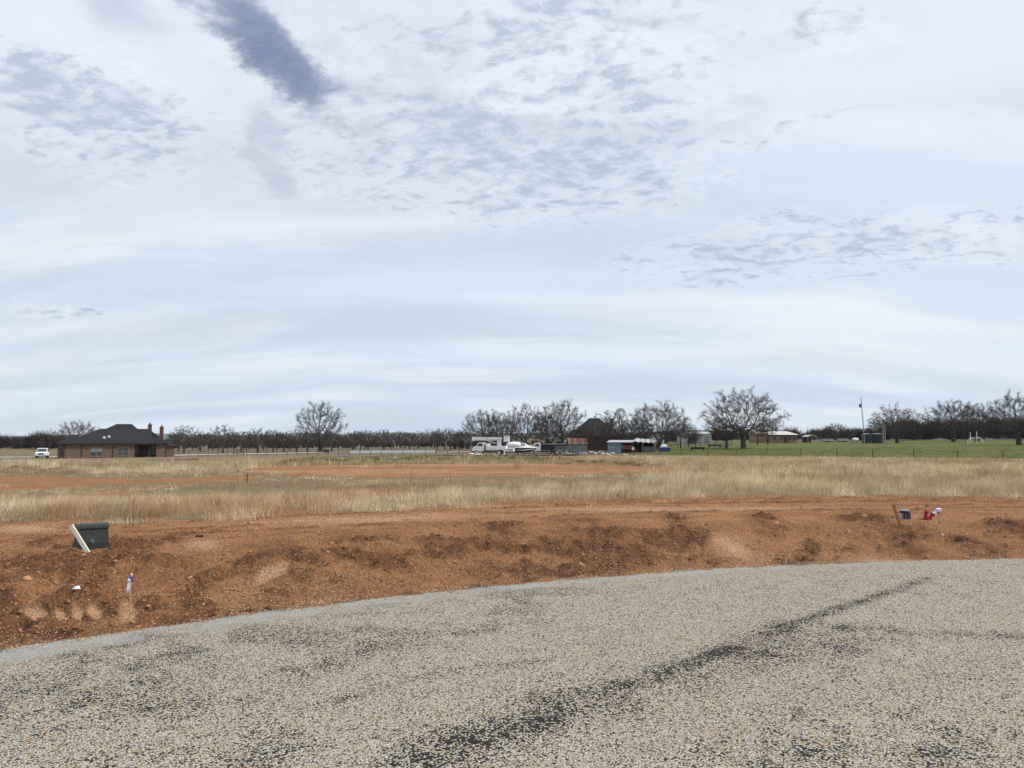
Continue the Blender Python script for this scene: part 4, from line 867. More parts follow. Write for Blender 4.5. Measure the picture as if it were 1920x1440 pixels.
# dishes on the roof
for i, (a, z, s_, lab) in enumerate(((194, 3.42, .40, 'larger pale satellite dish low on the charcoal roof'), (203, 3.62, .36, 'satellite dish right of the larger one on the roof slope'))):
    q_ = h.location + Matrix.Rotation(R(26), 3, 'Z') @ Vector((hx(a) * .885, .3, z + .1)); t = thing('satellite_dish', lab, 'dish', q_, R(26), 'dishes on the house roof')
    s_ *= .75; MB().lathe([(s_, .0), (s_ * .98, -.03), (s_ * .6, -.10), (.05, -.14)], 18).build('reflector', M_WHITE, t, rot=(R(-70), 0, R(-25)), loc=(0, -.35, .25))
    MB().tube([(0, 0.35, -.25), (0, -.1, .18), (0, -.35, .25)], .03, 6).build('mast', M_GALV, t)
    MB().tube([(0, -.35, .0), (-.1, -.8, .3)], .02, 6).build('feed_arm', M_GALV, t)

# ------------------------------------------------------------------ vehicles
def pickup(px, Y, rz, label):
    p = AT(px, Y); t = thing('pickup_truck', label, 'pickup', p, rz)   # nose towards +x
    pr = [(-2.9, .55), (-2.9, 1.18), (-.75, 1.20), (1.0, 1.22), (1.15, 1.24), (2.65, 1.12), (2.92, .95), (2.95, .5), (2.3, .42), (-2.3, .42)]
    MB().prism(pr, 'y', -.97, .97).build('body', M_WHITE, t, bevel=.06)
    cb = MB().loft([[(-.85, s * .93, 1.17), (1.1, s * .93, 1.20), (.45, s * .78, 1.88), (.1, s * .76, 1.93), (-.6, s * .76, 1.92), (-.85, s * .78, 1.8)] for s in (-1, 1)]).build('cab', M_WHITE, t, bevel=.04)
    MB().add([(1.10, -.80, 1.26), (1.10, .80, 1.26), (.52, .70, 1.82), (.52, -.70, 1.82)], [(0, 1, 2, 3)]).build('windshield', M_GLASS, cb, loc=(.035, 0, .015))
    for s in (-1, 1):
        MB().add([(.85, s * .925, 1.27), (.40, s * .80, 1.80), (-.70, s * .80, 1.80), (-.78, s * .925, 1.27)], [(0, 1, 2, 3)]).build('side_window', M_GLASS, cb, loc=(0, s * .03, 0))
        MB().box(.75, .95, s * 1.0 - .02 if s > 0 else -1.22, 1.22 if s > 0 else -.98, 1.22, 1.42).build('mirror', M_BLACK, t, bevel=.02)
        MB().box(2.93, 2.99, s * .62 - .22, s * .62 + .22, .86, 1.04).build('headlight', M_LAMP, t, bevel=.015)
    MB().box(2.94, 3.0, -.40, .40, .72, 1.02).build('grille', M_BLACK, t); MB().box(2.9, 3.06, -.95, .95, .46, .66).build('bumper', M_CHROME, t, bevel=.03)
    MB().box(2.3, 3.0, -.8, .8, .30, .44).build('skid_plate', M_BLACK, t); MB().box(3.062, 3.07, -.2, .2, .50, .62).build('number_plate', M_WHITE, t)
    MB().box(-2.75, -.95, -.80, .80, .95, 1.206).build('bed_liner', M_BLACK, t)
    for x in (-1.85, 1.85):
        for s in (-1, 1): wheel(t, x, s * .86, .40, .26)
    return t
pickup(79, 143, R(-62), 'white pickup truck parked on the pale drive left of the brick house')

def bucket_truck():
    Y = 126.0; p = AT(926, Y); t = thing('bucket_truck', 'white utility bucket truck with its boom folded over the cab', 'truck', (p.x, p.y, p.z), R(180 - 6))
    k = Y / F
    # nose towards +x (left in the picture)
    MB().prism([(1.55, .75), (1.55, 2.15), (1.75, 2.25), (2.55, 2.22), (2.95, 1.62), (3.35, 1.55), (3.6, 1.25), (3.62, .72), (2.0, .7)], 'y', -1.0, 1.0).build('cab', M_WHITE, t, bevel=.07)
    MB().box(3.55, 3.75, -1.05, 1.05, .55, .78).build('bumper', M_BLACK, t, bevel=.03)
    for s in (-1, 1):
        MB().add([(1.85, s * 1.006, 1.55), (2.78, s * 1.006, 1.58), (2.46, s * 1.006, 2.12), (1.85, s * 1.006, 2.12)], [(0, 1, 2, 3)]).build('side_window', M_GLASS, t)
        MB().box(3.6, 3.66, s * .72 - .16, s * .72 + .16, .95, 1.2).build('headlight', M_LAMP, t)
        MB().prism([(3.6, .75), (3.45, 1.02), (3.2, 1.14), (2.8, 1.14), (2.5, 1.0), (2.36, .75)], 'y', s * 1.0 - .08, s * 1.0 + .08).build('wheel_arch', M_WHITE, t, bevel=.02)
        MB().box(1.35, 1.5, s * 1.12 - .06, s * 1.12 + .06, .6, 2.0).build('exhaust_guard', M_BLACK, t)
    MB().add([(2.93, -.85, 1.66), (2.93, .85, 1.66), (2.60, .8, 2.17), (2.60, -.8, 2.17)], [(0, 1, 2, 3)]).build('windshield', M_GLASS, t, loc=(.035, 0, .02))
    MB().box(-3.3, 2.6, -.42, .42, .55, .78).build('chassis', M_BLACK, t)
    bd = MB().box(-2.2, 1.25, -1.13, 1.13, .98, 1.62).build('service_body', M_WHITE, t, bevel=.03)
    for x0, x1 in ((-2.1, -1.3), (-1.2, -.2), (-.1, .55), (.65, 1.15)): [MB().box(x0, x1, ya, yb, 1.05, 1.55).build('locker_door', M_WHITE, bd) for ya, yb in ((-1.15, -1.133), (1.133, 1.15))]
    MB().box(.75, 1.3, -.9, .9, 1.62, 2.1).build('tool_rack', M_WHITE, t, bevel=.02)
    tl = MB().box(-3.5, -2.2 - .003, -1.18, 1.18, .70, 1.22).build('tail_board', M_WHITE, t, bevel=.02)
    for x in (-2.55, -2.75, -2.98, -3.15, -3.32): [MB().box(x - .05, x + .05, ya, yb, .85, 1.08).build('lamp', M_BLACK, tl) for ya, yb in ((1.182, 1.20), (-1.20, -1.182))]
    MB().box(-3.56, -3.5, -1.0, 1.0, .4, .7).build('rear_bumper', M_BLACK, t)
    for s in (-1, 1): MB().box(-2.1, -1.85, s * 1.15 - .1, s * 1.15 + .1, .25, .98).box(-2.25, -1.7, s * 1.2 - .2, s * 1.2 + .2, .18, .25).build('outrigger', M_WHITE, t)
    MB().tube([(-.9, 0, 1.6), (-.9, 0, 2.3)], .34, 14).build('turntable', M_WHITE, t)
    MB().prism([(-1.25, 2.15), (-.55, 2.15), (-.6, 2.75), (-1.2, 2.95)], 'y', -.3, .3).build('boom_pedestal', M_WHITE, t, bevel=.03)
    lb = MB().box(-1.35, 3.65, -.19, .19, 2.55, 2.86).build('lower_boom', M_WHITE, t, bevel=.03)
    MB().box(-1.5, 3.55, .22, .58, 2.75, 3.12).build('upper_boom', M_WHITE, t, bevel=.03); MB().box(3.3, 3.75, -.24, .62, 2.5, 3.16).build('elbow', M_WHITE, t, bevel=.05)
    MB().tube([(-.4, 0, 2.1), (1.4, 0, 2.6)], .08, 8).build('lift_cylinder', M_CHROME, t); MB().box(1.0, 1.25, .585, .60, 2.9, 3.0).build('boom_badge', M_BLACK, lb)
    bk = MB().box(-2.75, -1.75, .15, 1.0, 2.35, 3.35, .06, .06).build('bucket', M_WHITE, t, bevel=.05); MB().box(-2.80, -1.70, .10, 1.05, 3.35, 3.41).build('rim', M_WHITE, bk)
    MB().box(-1.75, -1.45, .3, .6, 2.5, 3.0).build('bucket_bracket', M_BLACK, t)
    for x, d in ((2.98, 0), (-1.0, .0)):
        for s in (-1, 1): wheel(t, x, s * .95, .47, .28)
    for s in (-1, 1): wheel(t, -1.0, s * .64, .47, .24)
bucket_truck()

def boat():
    Y = 131.0; p = AT(976, Y); tr = thing('boat_trailer', 'steel trailer under the black hulled cabin boat', 'trailer', (p.x, p.y, p.z), R(-4)); tr.scale = (.8, .8, .8)
    MB().box(-2.6, 3.2, -.9, -.78, .42, .56).box(-2.6, 3.2, .78, .9, .42, .56).box(-2.4, -2.2, -.78, .78, .44, .54).box(1.2, 1.4, -.78, .78, .44, .54).tube([(3.2, -.8, .5), (4.2, 0, .5)], .06, 6).tube([(3.2, .8, .5), (4.2, 0, .5)], .06, 6).build('frame', M_GALV, tr)
    for s in (-1, 1):
        MB().box(-2.4, 2.2, s * .6 - .07, s * .6 + .07, .56, .70).build('bunk', M_GREYWOOD, tr)
        for x in (-.9, -.1): wheel(tr, x, s * 1.05, .34, .22)
    t = thing('cabin_boat', 'cabin boat with black hull and white covered stern on a trailer', 'boat', (p.x, p.y, p.z + .52), R(-4)); t.scale = (.8, .8, .8)
    def ring(x, hw, keel, chine, top):
        return [(x, -hw, top), (x, -hw * .86, chine), (x, 0, keel), (x, hw * .86, chine), (x, hw, top)]
    MB().loft([ring(-3.0, 1.2, .05, .30, 1.0), ring(-1, 1.25, .03, .30, 1.0), ring(1, 1.15, .08, .36, 1.02), ring(2.4, .75, .25, .55, 1.06), ring(3.3, .25, .6, .8, 1.12), ring(3.6, .05, .95, 1.0, 1.14)]).build('hull', M_BLACK, t)
    st = MB().loft([[(x, s * (hw + .015), z0), (x, s * (hw + .015), z1), (x, s * (hw - .02), z1), (x, s * (hw - .02), z0)] for x, hw, z0, z1, s in [(-3.0, 1.12, .42, .54, -1), (1, 1.08, .46, .58, -1), (2.4, .70, .62, .73, -1), (3.2, .26, .82, .9, -1)]]); st.build('stripe', M_WHITE, t)
    MB().loft([[(x, -hw, 1.0), (x, -hw * .95, z), (x, hw * .95, z), (x, hw, 1.0)] for x, hw, z in [(-3.0, 1.24, 1.14), (1, 1.2, 1.16), (2.4, .8, 1.2), (3.65, .08, 1.24)]]).build('deck', M_WHITE, t, bevel=.02)
    MB().loft([[(x, -hw, 1.12), (x, -hw * .92, z - .2), (x, -hw * .6, z), (x, hw * .6, z), (x, hw * .92, z - .2), (x, hw, 1.12)] for x, hw, z in [(-3.15, 1.15, 1.85), (-2.6, 1.2, 2.25), (-1.4, 1.2, 2.4), (-.3, 1.15, 2.25), (.1, 1.1, 2.05)]]).build('stern_cover', M_WHITE, t, smooth=True)
    cb = MB().loft([[(x, -hw, 1.12), (x, -hw * .85, z), (x, hw * .85, z), (x, hw, 1.12)] for x, hw, z in [(-.2, 1.05, 2.1), (1.0, .95, 2.05), (1.6, .8, 1.65), (2.6, .5, 1.3)]]).build('cabin', M_WHITE, t, bevel=.04)
    for x0, x1 in ((-.05, .45), (.55, 1.05)): MB().add([(x0, -1.03, 1.5), (x1, -1.0, 1.5), (x1, -.93, 1.9), (x0, -.96, 1.95)], [(0, 1, 2, 3)]).build('window', M_GLASSP, cb, loc=(0, -.03, 0))
    MB().tube([(2.2, -.75, 1.2), (2.3, -.7, 1.55), (3.5, -.1, 1.65), (3.6, 0, 1.2)], .025, 6).build('bow_rail', M_CHROME, t)
boat()

def dump_truck():
    Y = 134.0; p = AT(1027, Y); t = thing('dump_truck', 'white cab work truck with a black dump bed right of the boat', 'truck', p, R(180 + 4))
    MB().prism([(1.35, .7), (1.35, 2.05), (1.5, 2.2), (2.35, 2.18), (2.85, 1.55), (3.9, 1.42), (4.05, 1.1), (4.05, .65)], 'y', -.95, .95).build('cab', M_WHITE, t, bevel=.06)
    for s in (-1, 1):
        MB().add([(1.7, s * .956, 1.5), (2.66, s * .956, 1.52), (2.28, s * .956, 2.08), (1.7, s * .956, 2.08)], [(0, 1, 2, 3)]).build('side_window', M_GLASS, t)
        MB().box(4.03, 4.09, s * .7 - .14, s * .7 + .14, .95, 1.2).build('headlight', M_LAMP, t)
    MB().box(3.98, 4.2, -1, 1, .5, .72).build('bumper', M_CHROME, t, bevel=.03)
    MB().box(-3.2, 3.0, -.4, .4, .55, .75).build('chassis', M_BLACK, t)
    MB().add([(2.84, -.8, 1.58), (2.84, .8, 1.58), (2.4, .75, 2.12), (2.4, -.75, 2.12)], [(0, 1, 2, 3)]).build('windshield', M_GLASS, t, loc=(.03, 0, .02))
    bd = MB().box(-3.2, 1.25, -1.1, 1.1, .85, 2.0).build('dump_bed', M_BLACK, t, bevel=.02)
    for x in (-2.8, -1.9, -1.0, -.1, .8): MB().box(x - .06, x + .06, -1.17, -1.103, .9, 1.95).box(x - .06, x + .06, 1.103, 1.17, .9, 1.95).build('bed_rib', M_BLACK, bd)
    MB().box(-3.2, 1.3, -1.2, -1.105, 1.93, 2.06).box(-3.2, 1.3, 1.105, 1.2, 1.93, 2.06).build('side_board', M_GREYWOOD, bd); MB().box(1.0, 1.3, -1.05, 1.05, 2.0, 2.35).build('headboard', M_BLACK, bd)
    MB().box(-3.26, -3.2, -1.05, 1.05, .85, 1.9).build('tailgate', M_BLACK, bd)
    for x in (3.0, -1.6):
        for s in (-1, 1): wheel(t, x, s * .9, .45, .28)
dump_truck()
# black scrap load behind and a grey stock trailer at its tail
p = AT(1053, 131); t = thing('stock_trailer', 'small grey caged trailer behind the black dump truck', 'trailer', p, R(2))
MB().box(-1.1, 1.1, -.8, .8, .45, .6).build('deck', M_GALV, t)
for i in range(6): MB().box(-1.1 + i * .42, -1.05 + i * .42, -.8, -.76, .6, 1.45).box(-1.1 + i * .42, -1.05 + i * .42, .76, .8, .6, 1.45).build('upright', M_GALV, t)
MB().box(-1.1, 1.1, -.82, -.76, 1.45, 1.52).box(-1.1, 1.1, .76, .82, 1.45, 1.52).box(-1.1, 1.1, -.8, -.77, .95, 1.02).build('rail', M_GALV, t); MB().tube([(1.1, 0, .5), (2.2, 0, .45)], .05, 6).build('drawbar', M_STEEL, t)
for s in (-1, 1): wheel(t, 0, s * .92, .33, .2)
p = AT(1042, 145); t = thing('front_loader', 'black tractor with raised loader arms behind the dump truck', 'tractor', p, R(170))
MB().box(-1.4, 1.6, -.5, .5, .7, 1.5).build('hood', M_BLACK, t, bevel=.06); MB().box(-1.3, -.1, -.6, .6, 1.5, 2.4, .08, .05).build('cab', M_BLACK, t, bevel=.04); MB().box(-1.4, 0, -.7, .7, 2.4, 2.5).build('roof', M_BLACK, t)
MB().prism([(-.6, 1.5), (-.4, 1.75), (2.2, 2.2), (3.0, 1.2), (2.8, 1.15), (2.1, 1.95)], 'y', -.75, -.62).prism([(-.6, 1.5), (-.4, 1.75), (2.2, 2.2), (3.0, 1.2), (2.8, 1.15), (2.1, 1.95)], 'y', .62, .75).build('loader_arm', M_BLACK, t)
MB().prism([(2.7, 1.3), (2.6, .7), (3.4, .6), (3.3, .75), (2.85, .85)], 'y', -1, 1).build('bucket', M_BLACK, t)
for x, r_ in ((-.9, .75), (1.2, .5)):
    for s in (-1, 1): wheel(t, x, s * .85, r_, .4, M_RIM)
# yellow machine
p = AT(998, 146); t = thing('yellow_backhoe', 'yellow backhoe cab showing behind the boat', 'machine', p, R(180))
MB().box(-1.2, 2.2, -.6, .6, .7, 1.7).build('hood', M_YELLOW, t, bevel=.05); MB().box(-1.3, .4, -.8, .8, 1.7, 2.0).build('cab_base', M_YELLOW, t)
for x in (-1.25, .25):
    for s in (-1, 1): MB().box(x, x + .1, s * .72 - .05, s * .72 + .05, 2.0, 2.75).build('cab_post', M_YELLOW, t)
MB().box(-1.15, .25, -.68, .68, 2.0, 2.72).build('cab_glass', M_GLASS, t); MB().box(-1.5, .6, -.9, .9, 2.75, 2.92).build('cab_roof', M_YELLOW, t, bevel=.04)
MB().prism([(-1.3, 1.2), (-2.4, 2.5), (-2.2, 2.65), (-1.2, 1.5)], 'y', -.15, .15).prism([(-2.4, 2.5), (-3.0, 1.0), (-2.8, 1.0), (-2.2, 2.5)], 'y', -.12, .12).build('boom', M_YELLOW, t)
for x, r_ in ((-.7, .7), (1.6, .48)):
    for s in (-1, 1): wheel(t, x, s * .9, r_, .36, M_YELLOW)

# ------------------------------------------------------------------ farm buildings
Y = 176; p = AT(1115, Y); k = Y / F
t = thing('dark_roofed_house', 'brick farmhouse with a steep charcoal roof behind the bare trees', 'house', p, 0)
X_ = lambda px: (px - 1115) * k
MB().box(X_(1078), X_(1160), 0, 9, -.6, 3.6).build('wall', M_BRICKD, t)
r2_ = hip(X_(1074), X_(1164), 0, 9.5, 3.55, 8.0, X_(1110), X_(1127), 4.7, .5).build('roof', M_ROOF, t)
hip(X_(1068), X_(1092), 1, 8, 3.2, 5.2, X_(1078), X_(1084), 4.5, .3).build('wing_roof', M_ROOF, r2_); hip(X_(1120), X_(1166), 3, 12, 3.4, 7.0, X_(1138), X_(1150), 7.5, .3).build('rear_roof', M_ROOF, r2_)
ch = MB().box(X_(1148), X_(1154), 3, 3.9, 4.5, 7.7).build('chimney', M_BRICKD, t); MB().box(X_(1147.5), X_(1154.5), 2.9, 4.0, 7.7, 7.85).build('chimney_cap', M_TRIM, ch)
for a in (1096, 1128, 1144): w_ = MB().box(X_(a), X_(a) + 1.1, -.04, -.004, 1.0, 2.6).build('window', M_TRIM, t); MB().box(X_(a) + .07, X_(a) + 1.03, -.06, -.042, 1.07, 2.53).build('pane', M_GLASS, w_)

def corrugate(b, x0, x1, z0, z1, y, step=.3, d=.03):
    n = int((x1 - x0) / step)
    for i in range(n): b.box(x0 + i * step, x0 + i * step + step * .5, y - d, y, z0, z1)
    return b
Y = 158; p = AT(1085, Y); k = Y / F; X_ = lambda px: (px - 1085) * k
t = thing('rusty_shed', 'low shed with a rust red tin roof in front of the farmhouse', 'shed', p, 0)
MB().box(X_(1067), X_(1101), 0, 5, -.3, 1.7).build('wall', M_GALV, t); corrugate(MB(), X_(1067), X_(1101), 0, 1.65, -.003).build('wall_sheet', M_GALV, t)
rf = MB().prism([(-.4, 1.75), (-.4, 1.82), (3.2, 3.1), (5.4, 2.2), (5.4, 2.12), (3.2, 3.0)], 'x', X_(1066), X_(1103)).build('roof', M_RUST, t)
for i in range(9): MB().prism([(-.42, 1.825), (-.42, 1.86), (3.2, 3.14), (3.2, 3.105)], 'x', X_(1066) + .1 + i * .5, X_(1066) + .22 + i * .5).build('roof_rib', M_GALV if i % 3 == 0 else M_RUST, rf)

Y = 140; p = AT(1182, Y); k = Y / F; X_ = lambda px: (px - 1182) * k
t = thing('metal_shed', 'open fronted blue grey sheet metal shed with a pale roof under the dense oak', 'shed', p, R(-14))
MB().box(X_(1140), X_(1142), 0, 4.5, -.2, 2.0).box(X_(1142) + .003, X_(1164), -.05, .0, -.2, 1.85).build('side_wall', M_BLUEST, t); corrugate(MB(), X_(1141), X_(1164), -.2, 1.84, -.053, .28).build('wall_sheet', M_BLUEST, t)
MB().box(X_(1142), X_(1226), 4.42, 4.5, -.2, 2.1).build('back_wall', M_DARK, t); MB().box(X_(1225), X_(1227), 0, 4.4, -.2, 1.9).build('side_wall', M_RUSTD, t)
for a in (1165, 1184, 1204, 1224): MB().box(X_(a), X_(a) + .16, -.03, .13, -.2, 1.9).build('post', M_GALV if a != 1184 else M_RUSTD, t)
MB().prism([(-.5, 1.88), (-.5, 1.96), (4.8, 2.35), (4.8, 2.25)], 'x', X_(1138), X_(1187)).build('roof', M_PALEM, t)
for i in range(4):
    x0 = X_(1187) + i * 1.0; MB().loft([[(x0 + dx, -.6, 2.0 + dz), (x0 + dx, 4.8, 2.6 + dz), (x0 + dx, 4.8, 2.52 + dz), (x0 + dx, -.6, 1.94 + dz)] for dx, dz in ((0, -.06 * i), (.5, .16 - .08 * i), (1.05, -.04 - .09 * i))]).build('roof_sheet', M_PALEM if i < 3 else M_GALV, t)
MB().box(X_(1168), X_(1200), .2, .35, 1.55, 1.86).build('lintel', M_RUSTD, t)
MB().box(X_(1206), X_(1222), 1.2, 1.26, .2, 1.1).build('hay_panel', M_GALV, t)
# rusty implement in front of the shed
p = AT(1184, 121); t = thing('rusty_implement', 'rusty red farm implement with drawbars in front of the metal shed', 'implement', p, R(-5))
MB().box(-1.5, .5, -.5, .5, .85, 1.5, .05, .05).build('hopper', M_RUSTD, t, bevel=.02); MB().box(-1.7, .9, -.06, .06, .7, .85).build('beam', M_RUSTD, t)
for x in (-1.3, -.3, .4): MB().tube([(x, -.4, .85), (x + .1, -.45, .3), (x, -.4, 0)], .045, 6).tube([(x, .4, .85), (x + .1, .45, .3), (x, .4, 0)], .045, 6).build('leg', M_RUSTD, t)
MB().tube([(.5, 0, .8), (1.6, -.5, .1)], .05, 6).tube([(.4, 0, .7), (-1.9, -.9, .05)], .04, 6).build('drawbar', M_RUSTD, t)
MB().tube([(.25, -.62, 1.0), (.25, -.56, 1.0)], .26, 18).build('disc', M_PIPEW, t); MB().tube([(.25, -.58, 1.0), (.25, -.52, .0)], .05, 6).build('disc_post', M_RUSTD, t)

# blue bin with white tank, feed bunks, sheds right of the oak
p = AT(1246, 139); t = thing('blue_trough', 'blue plastic stock tank right of the metal shed', 'trough', p, 0)
MB().box(-.95, .95, -.5, .5, 0, .62, -.08, -.08).build('tub', M_BLUE, t, bevel=.05); MB().box(-1.07, 1.07, -.62, .62, .62, .70).build('rim', M_BLUE, t, bevel=.02)
p2 = p + Vector((-.1, 0, .70)); t = thing('white_tank', 'small white tank sitting on the blue stock tank', 'tank', p2, 0)
MB().tube([(-.5, 0, .28), (.5, 0, .28)], .28, 14).build('shell', M_WHITE, t); MB().tube([(0, 0, .54), (0, 0, .64)], .12, 10).build('cap', M_WHITE, t)
Y = 190; p = AT(1234, Y); t = thing('teal_shed', 'pale teal shed wall showing behind the dense oak trunk', 'shed', p, 0)
MB().box(-1.6, 1.6, 0, 4, -.3, 3.0).build('wall', M_TEAL, t); corrugate(MB(), -1.6, 1.6, -.3, 2.98, -.003, .35).build('wall_sheet', M_TEAL, t); MB().prism([(-1.8, 3.0), (1.8, 3.0), (0, 3.5)], 'y', -.2, 4.2).build('roof', M_PALEM, t); MB().box(-.5, .5, -.06, -.035, -.2, 2.0).build('door', M_GALV, t)
Y = 235; p = AT(1308, Y); t = thing('grey_metal_building', 'long pale grey metal building behind the pasture trees', 'building', p, 0)
MB().box(-4.5, 4.5, 0, 9, -.4, 3.3).build('wall', M_PALEM, t); corrugate(MB(), -4.5, 4.5, -.4, 3.25, -.003, .5).build('wall_sheet', M_PALEM, t); MB().prism([(-.3, 3.3), (9.3, 3.3), (4.5, 4.0)], 'x', -4.7, 4.7).build('roof', M_PALEM, t)
for x in (-3, 2.2): MB().box(x, x + 1.6, -.07, -.035, -.2, 2.6).build('door', M_GALV, t)
for a, Y, wd, lab in ((1308, 136, 2.6, 'black feed bunk on the grass left of the broad pasture tree'), (1340, 160, 2.8, 'black feed bunk behind, close to the broad pasture tree')):
    p = AT(a, Y); t = thing('feed_bunk', lab, 'feed bunk', p, 0, 'feed bunks on the pasture')
    MB().loft([[(x, -.35, .75), (x, -.22, .42), (x, .22, .42), (x, .35, .75)] for x in (-wd / 2, wd / 2)]).build('trough', M_BLACK, t)
    for x in (-wd / 2 + .2, wd / 2 - .2): MB().box(x - .05, x + .05, -.3, -.22, 0, .45).box(x - .05, x + .05, .22, .3, 0, .45).build('leg', M_STEEL, t)
# pipe pens between the trees
def rail_fence(name, label, a, b, n, hgt, rails, m_, cat='fence', rp=.05):
    A, B = AT(*a), AT(*b); t = thing(name, label, cat, A, 0); pts = []
    for i in range(n + 1):
        f = i / n; x = A.x + (B.x - A.x) * f; y = A.y + (B.y - A.y) * f; pts.append(Vector((x, y, g1(x, y))) - A)
    for q_ in pts: MB().tube([q_ - Vector((0, 0, .3)), q_ + Vector((0, 0, hgt))], rp, 6).build('post', m_, t)
    for z in rails:
        for q0, q1 in zip(pts[:-1], pts[1:]): MB().tube([q0 + Vector((0, 0, z)), q1 + Vector((0, 0, z))], rp * .7, 5).build('rail', m_, t)
rail_fence('pipe_pen', 'rusty pipe rail pen between the dense oak and the broad tree', (1256, 172), (1372, 168), 8, 1.4, (.5, .95, 1.35), M_RUSTD)
rail_fence('pipe_gate', 'dark pipe gate panel at the foot of the broad pasture tree', (1338, 146), (1367, 146), 2, 1.3, (.3, .6, .9, 1.25), M_STEEL, 'gate', .04)
rail_fence('pipe_pen', 'rusty pipe rail fence in front of the pale roofed bungalow', (1405, 205), (1600, 215), 12, 1.2, (.4, .8, 1.15), M_RUSTD)

# ------------------------------------------------------------------ right background
Y = 225; p = AT(1455, Y); k = Y / F; X_ = lambda px: (px - 1455) * k
t = thing('ranch_bungalow', 'low tan brick bungalow with a pale roof behind the green pasture', 'house', p, 0)
MB().box(X_(1444), X_(1494), 0, 8, -.5, 2.5).build('wall', M_TAN, t); MB().box(X_(1421), X_(1444) - .003, 1.5, 8, -.5, 2.9).build('wall', M_TAN, t)
rf = hip(X_(1443), X_(1495), 0, 8, 2.5, 3.7, X_(1452), X_(1484), 4, .5).build('roof', M_PALEROOF, t); MB().box(X_(1440), X_(1498), -.55, -.46, 2.35, 2.52).build('fascia', M_TRIM, t)
hip(X_(1421), X_(1443), 1.5, 8, 2.9, 3.6, X_(1428), X_(1438), 5, .3).build('wing_roof', M_TAN, rf)
for a in (1450, 1463, 1478, 1487): w_ = MB().box(X_(a), X_(a) + .9, -.04, -.004, .9, 1.9).build('window', M_TRIM, t); MB().box(X_(a) + .06, X_(a) + .84, -.055, -.042, .96, 1.84).build('pane', M_GLASS, w_)
MB().box(X_(1470), X_(1470) + 1.1, -.04, -.004, -.1, 2.0).build('door', M_TRIM, t)
Y = 235; p = AT(1524, Y); t = thing('carport', 'white arched carport right of the bungalow', 'carport', p, 0)
pr = [(-1.5 + 3 * i / 10, 1.9 + .55 * math.sin(math.pi * i / 10)) for i in range(11)]; MB().prism(pr + [(x, z - .12) for x, z in reversed(pr)], 'y', 0, 5).build('roof', M_PALEROOF, t)
for x in (-1.45, 1.45):
    for y_ in (.1, 4.6): MB().box(x - .06, x + .06, y_, y_ + .12, -.3, 1.9).build('post', M_PALEM, t)
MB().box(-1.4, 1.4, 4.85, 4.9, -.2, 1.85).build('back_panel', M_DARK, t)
for a, Y, l_, lab in ((1552, 240, 3.2, 'pale low stock trailer right of the carport'), (1580, 245, 2.8, 'tan covered stack left of the white propane tank')):
    p = AT(a, Y); t = thing('low_trailer' if a < 1560 else 'covered_stack', lab, 'trailer' if a < 1560 else 'stack', p, 0)
    MB().box(-l_ / 2, l_ / 2, -.8, .8, .35, 1.15, .1, .1).build('body', M_PALEM if a < 1560 else M_LOG, t, bevel=.05); MB().box(-l_ / 2 + .1, l_ / 2 - .1, -.7, .7, 0, .35).build('base', M_BLACK, t); MB().box(-l_ / 2 - .05, l_ / 2 + .05, -.82, .82, 1.15, 1.22).build('cover', M_GALV, t)
p = AT(1604, 215); t = thing('propane_tank', 'white propane tank on legs near the utility pole', 'tank', p, 0)
MB().loft([[(x, r_ * math.cos(a_), .95 + r_ * math.sin(a_)) for a_ in [6.283 * i / 16 for i in range(16)]] for x, r_ in ((-.92, .06), (-.86, .28), (-.72, .42), (-.5, .48), (.5, .48), (.72, .42), (.86, .28), (.92, .06))]).build('shell', M_PIPEW, t, smooth=True)
for x in (-.5, .5): MB().box(x - .08, x + .08, -.3, .3, -.1, .5).build('leg', M_GALV, t)
MB().tube([(0, 0, 1.4), (0, 0, 1.58)], .14, 12).build('dome', M_PIPEW, t)
for a, wd, lab in ((1624.5, 2.3, 'dark green storage tank behind the utility pole, left of the pair'), (1645, 3.0, 'wider dark green storage tank left of the twin grey posts')):
    p = AT(a, 205); t = thing('storage_tank', lab, 'tank', p, 0, 'dark storage tanks')
    MB().lathe([(wd / 2, -.2), (wd / 2, 2.5), (wd / 2 - .08, 2.6)], 24).build('shell', M_TANKG, t, smooth=False)
    MB().lathe([(wd / 2 + .03, 2.5), (wd / 2 + .03, 2.58), (wd * .2, 2.72), (.05, 2.74)], 24).build('lid', M_PALEM, t); MB().tube([(wd / 2 - .1, -.3, 0), (wd / 2 + .9, -.4, 0.0)], .05, 6).tube([(wd / 2 - .2, -.5, 2.2), (wd / 2 + .8, -.6, .2)], .06, 6).build('pipe', M_GALV, t)
    for z in (.5, 1.2, 1.9): MB().lathe([(wd / 2 + .005, z), (wd / 2 + .02, z + .03), (wd / 2 + .005, z + .06)], 24).build('hoop', M_TANKG, t)
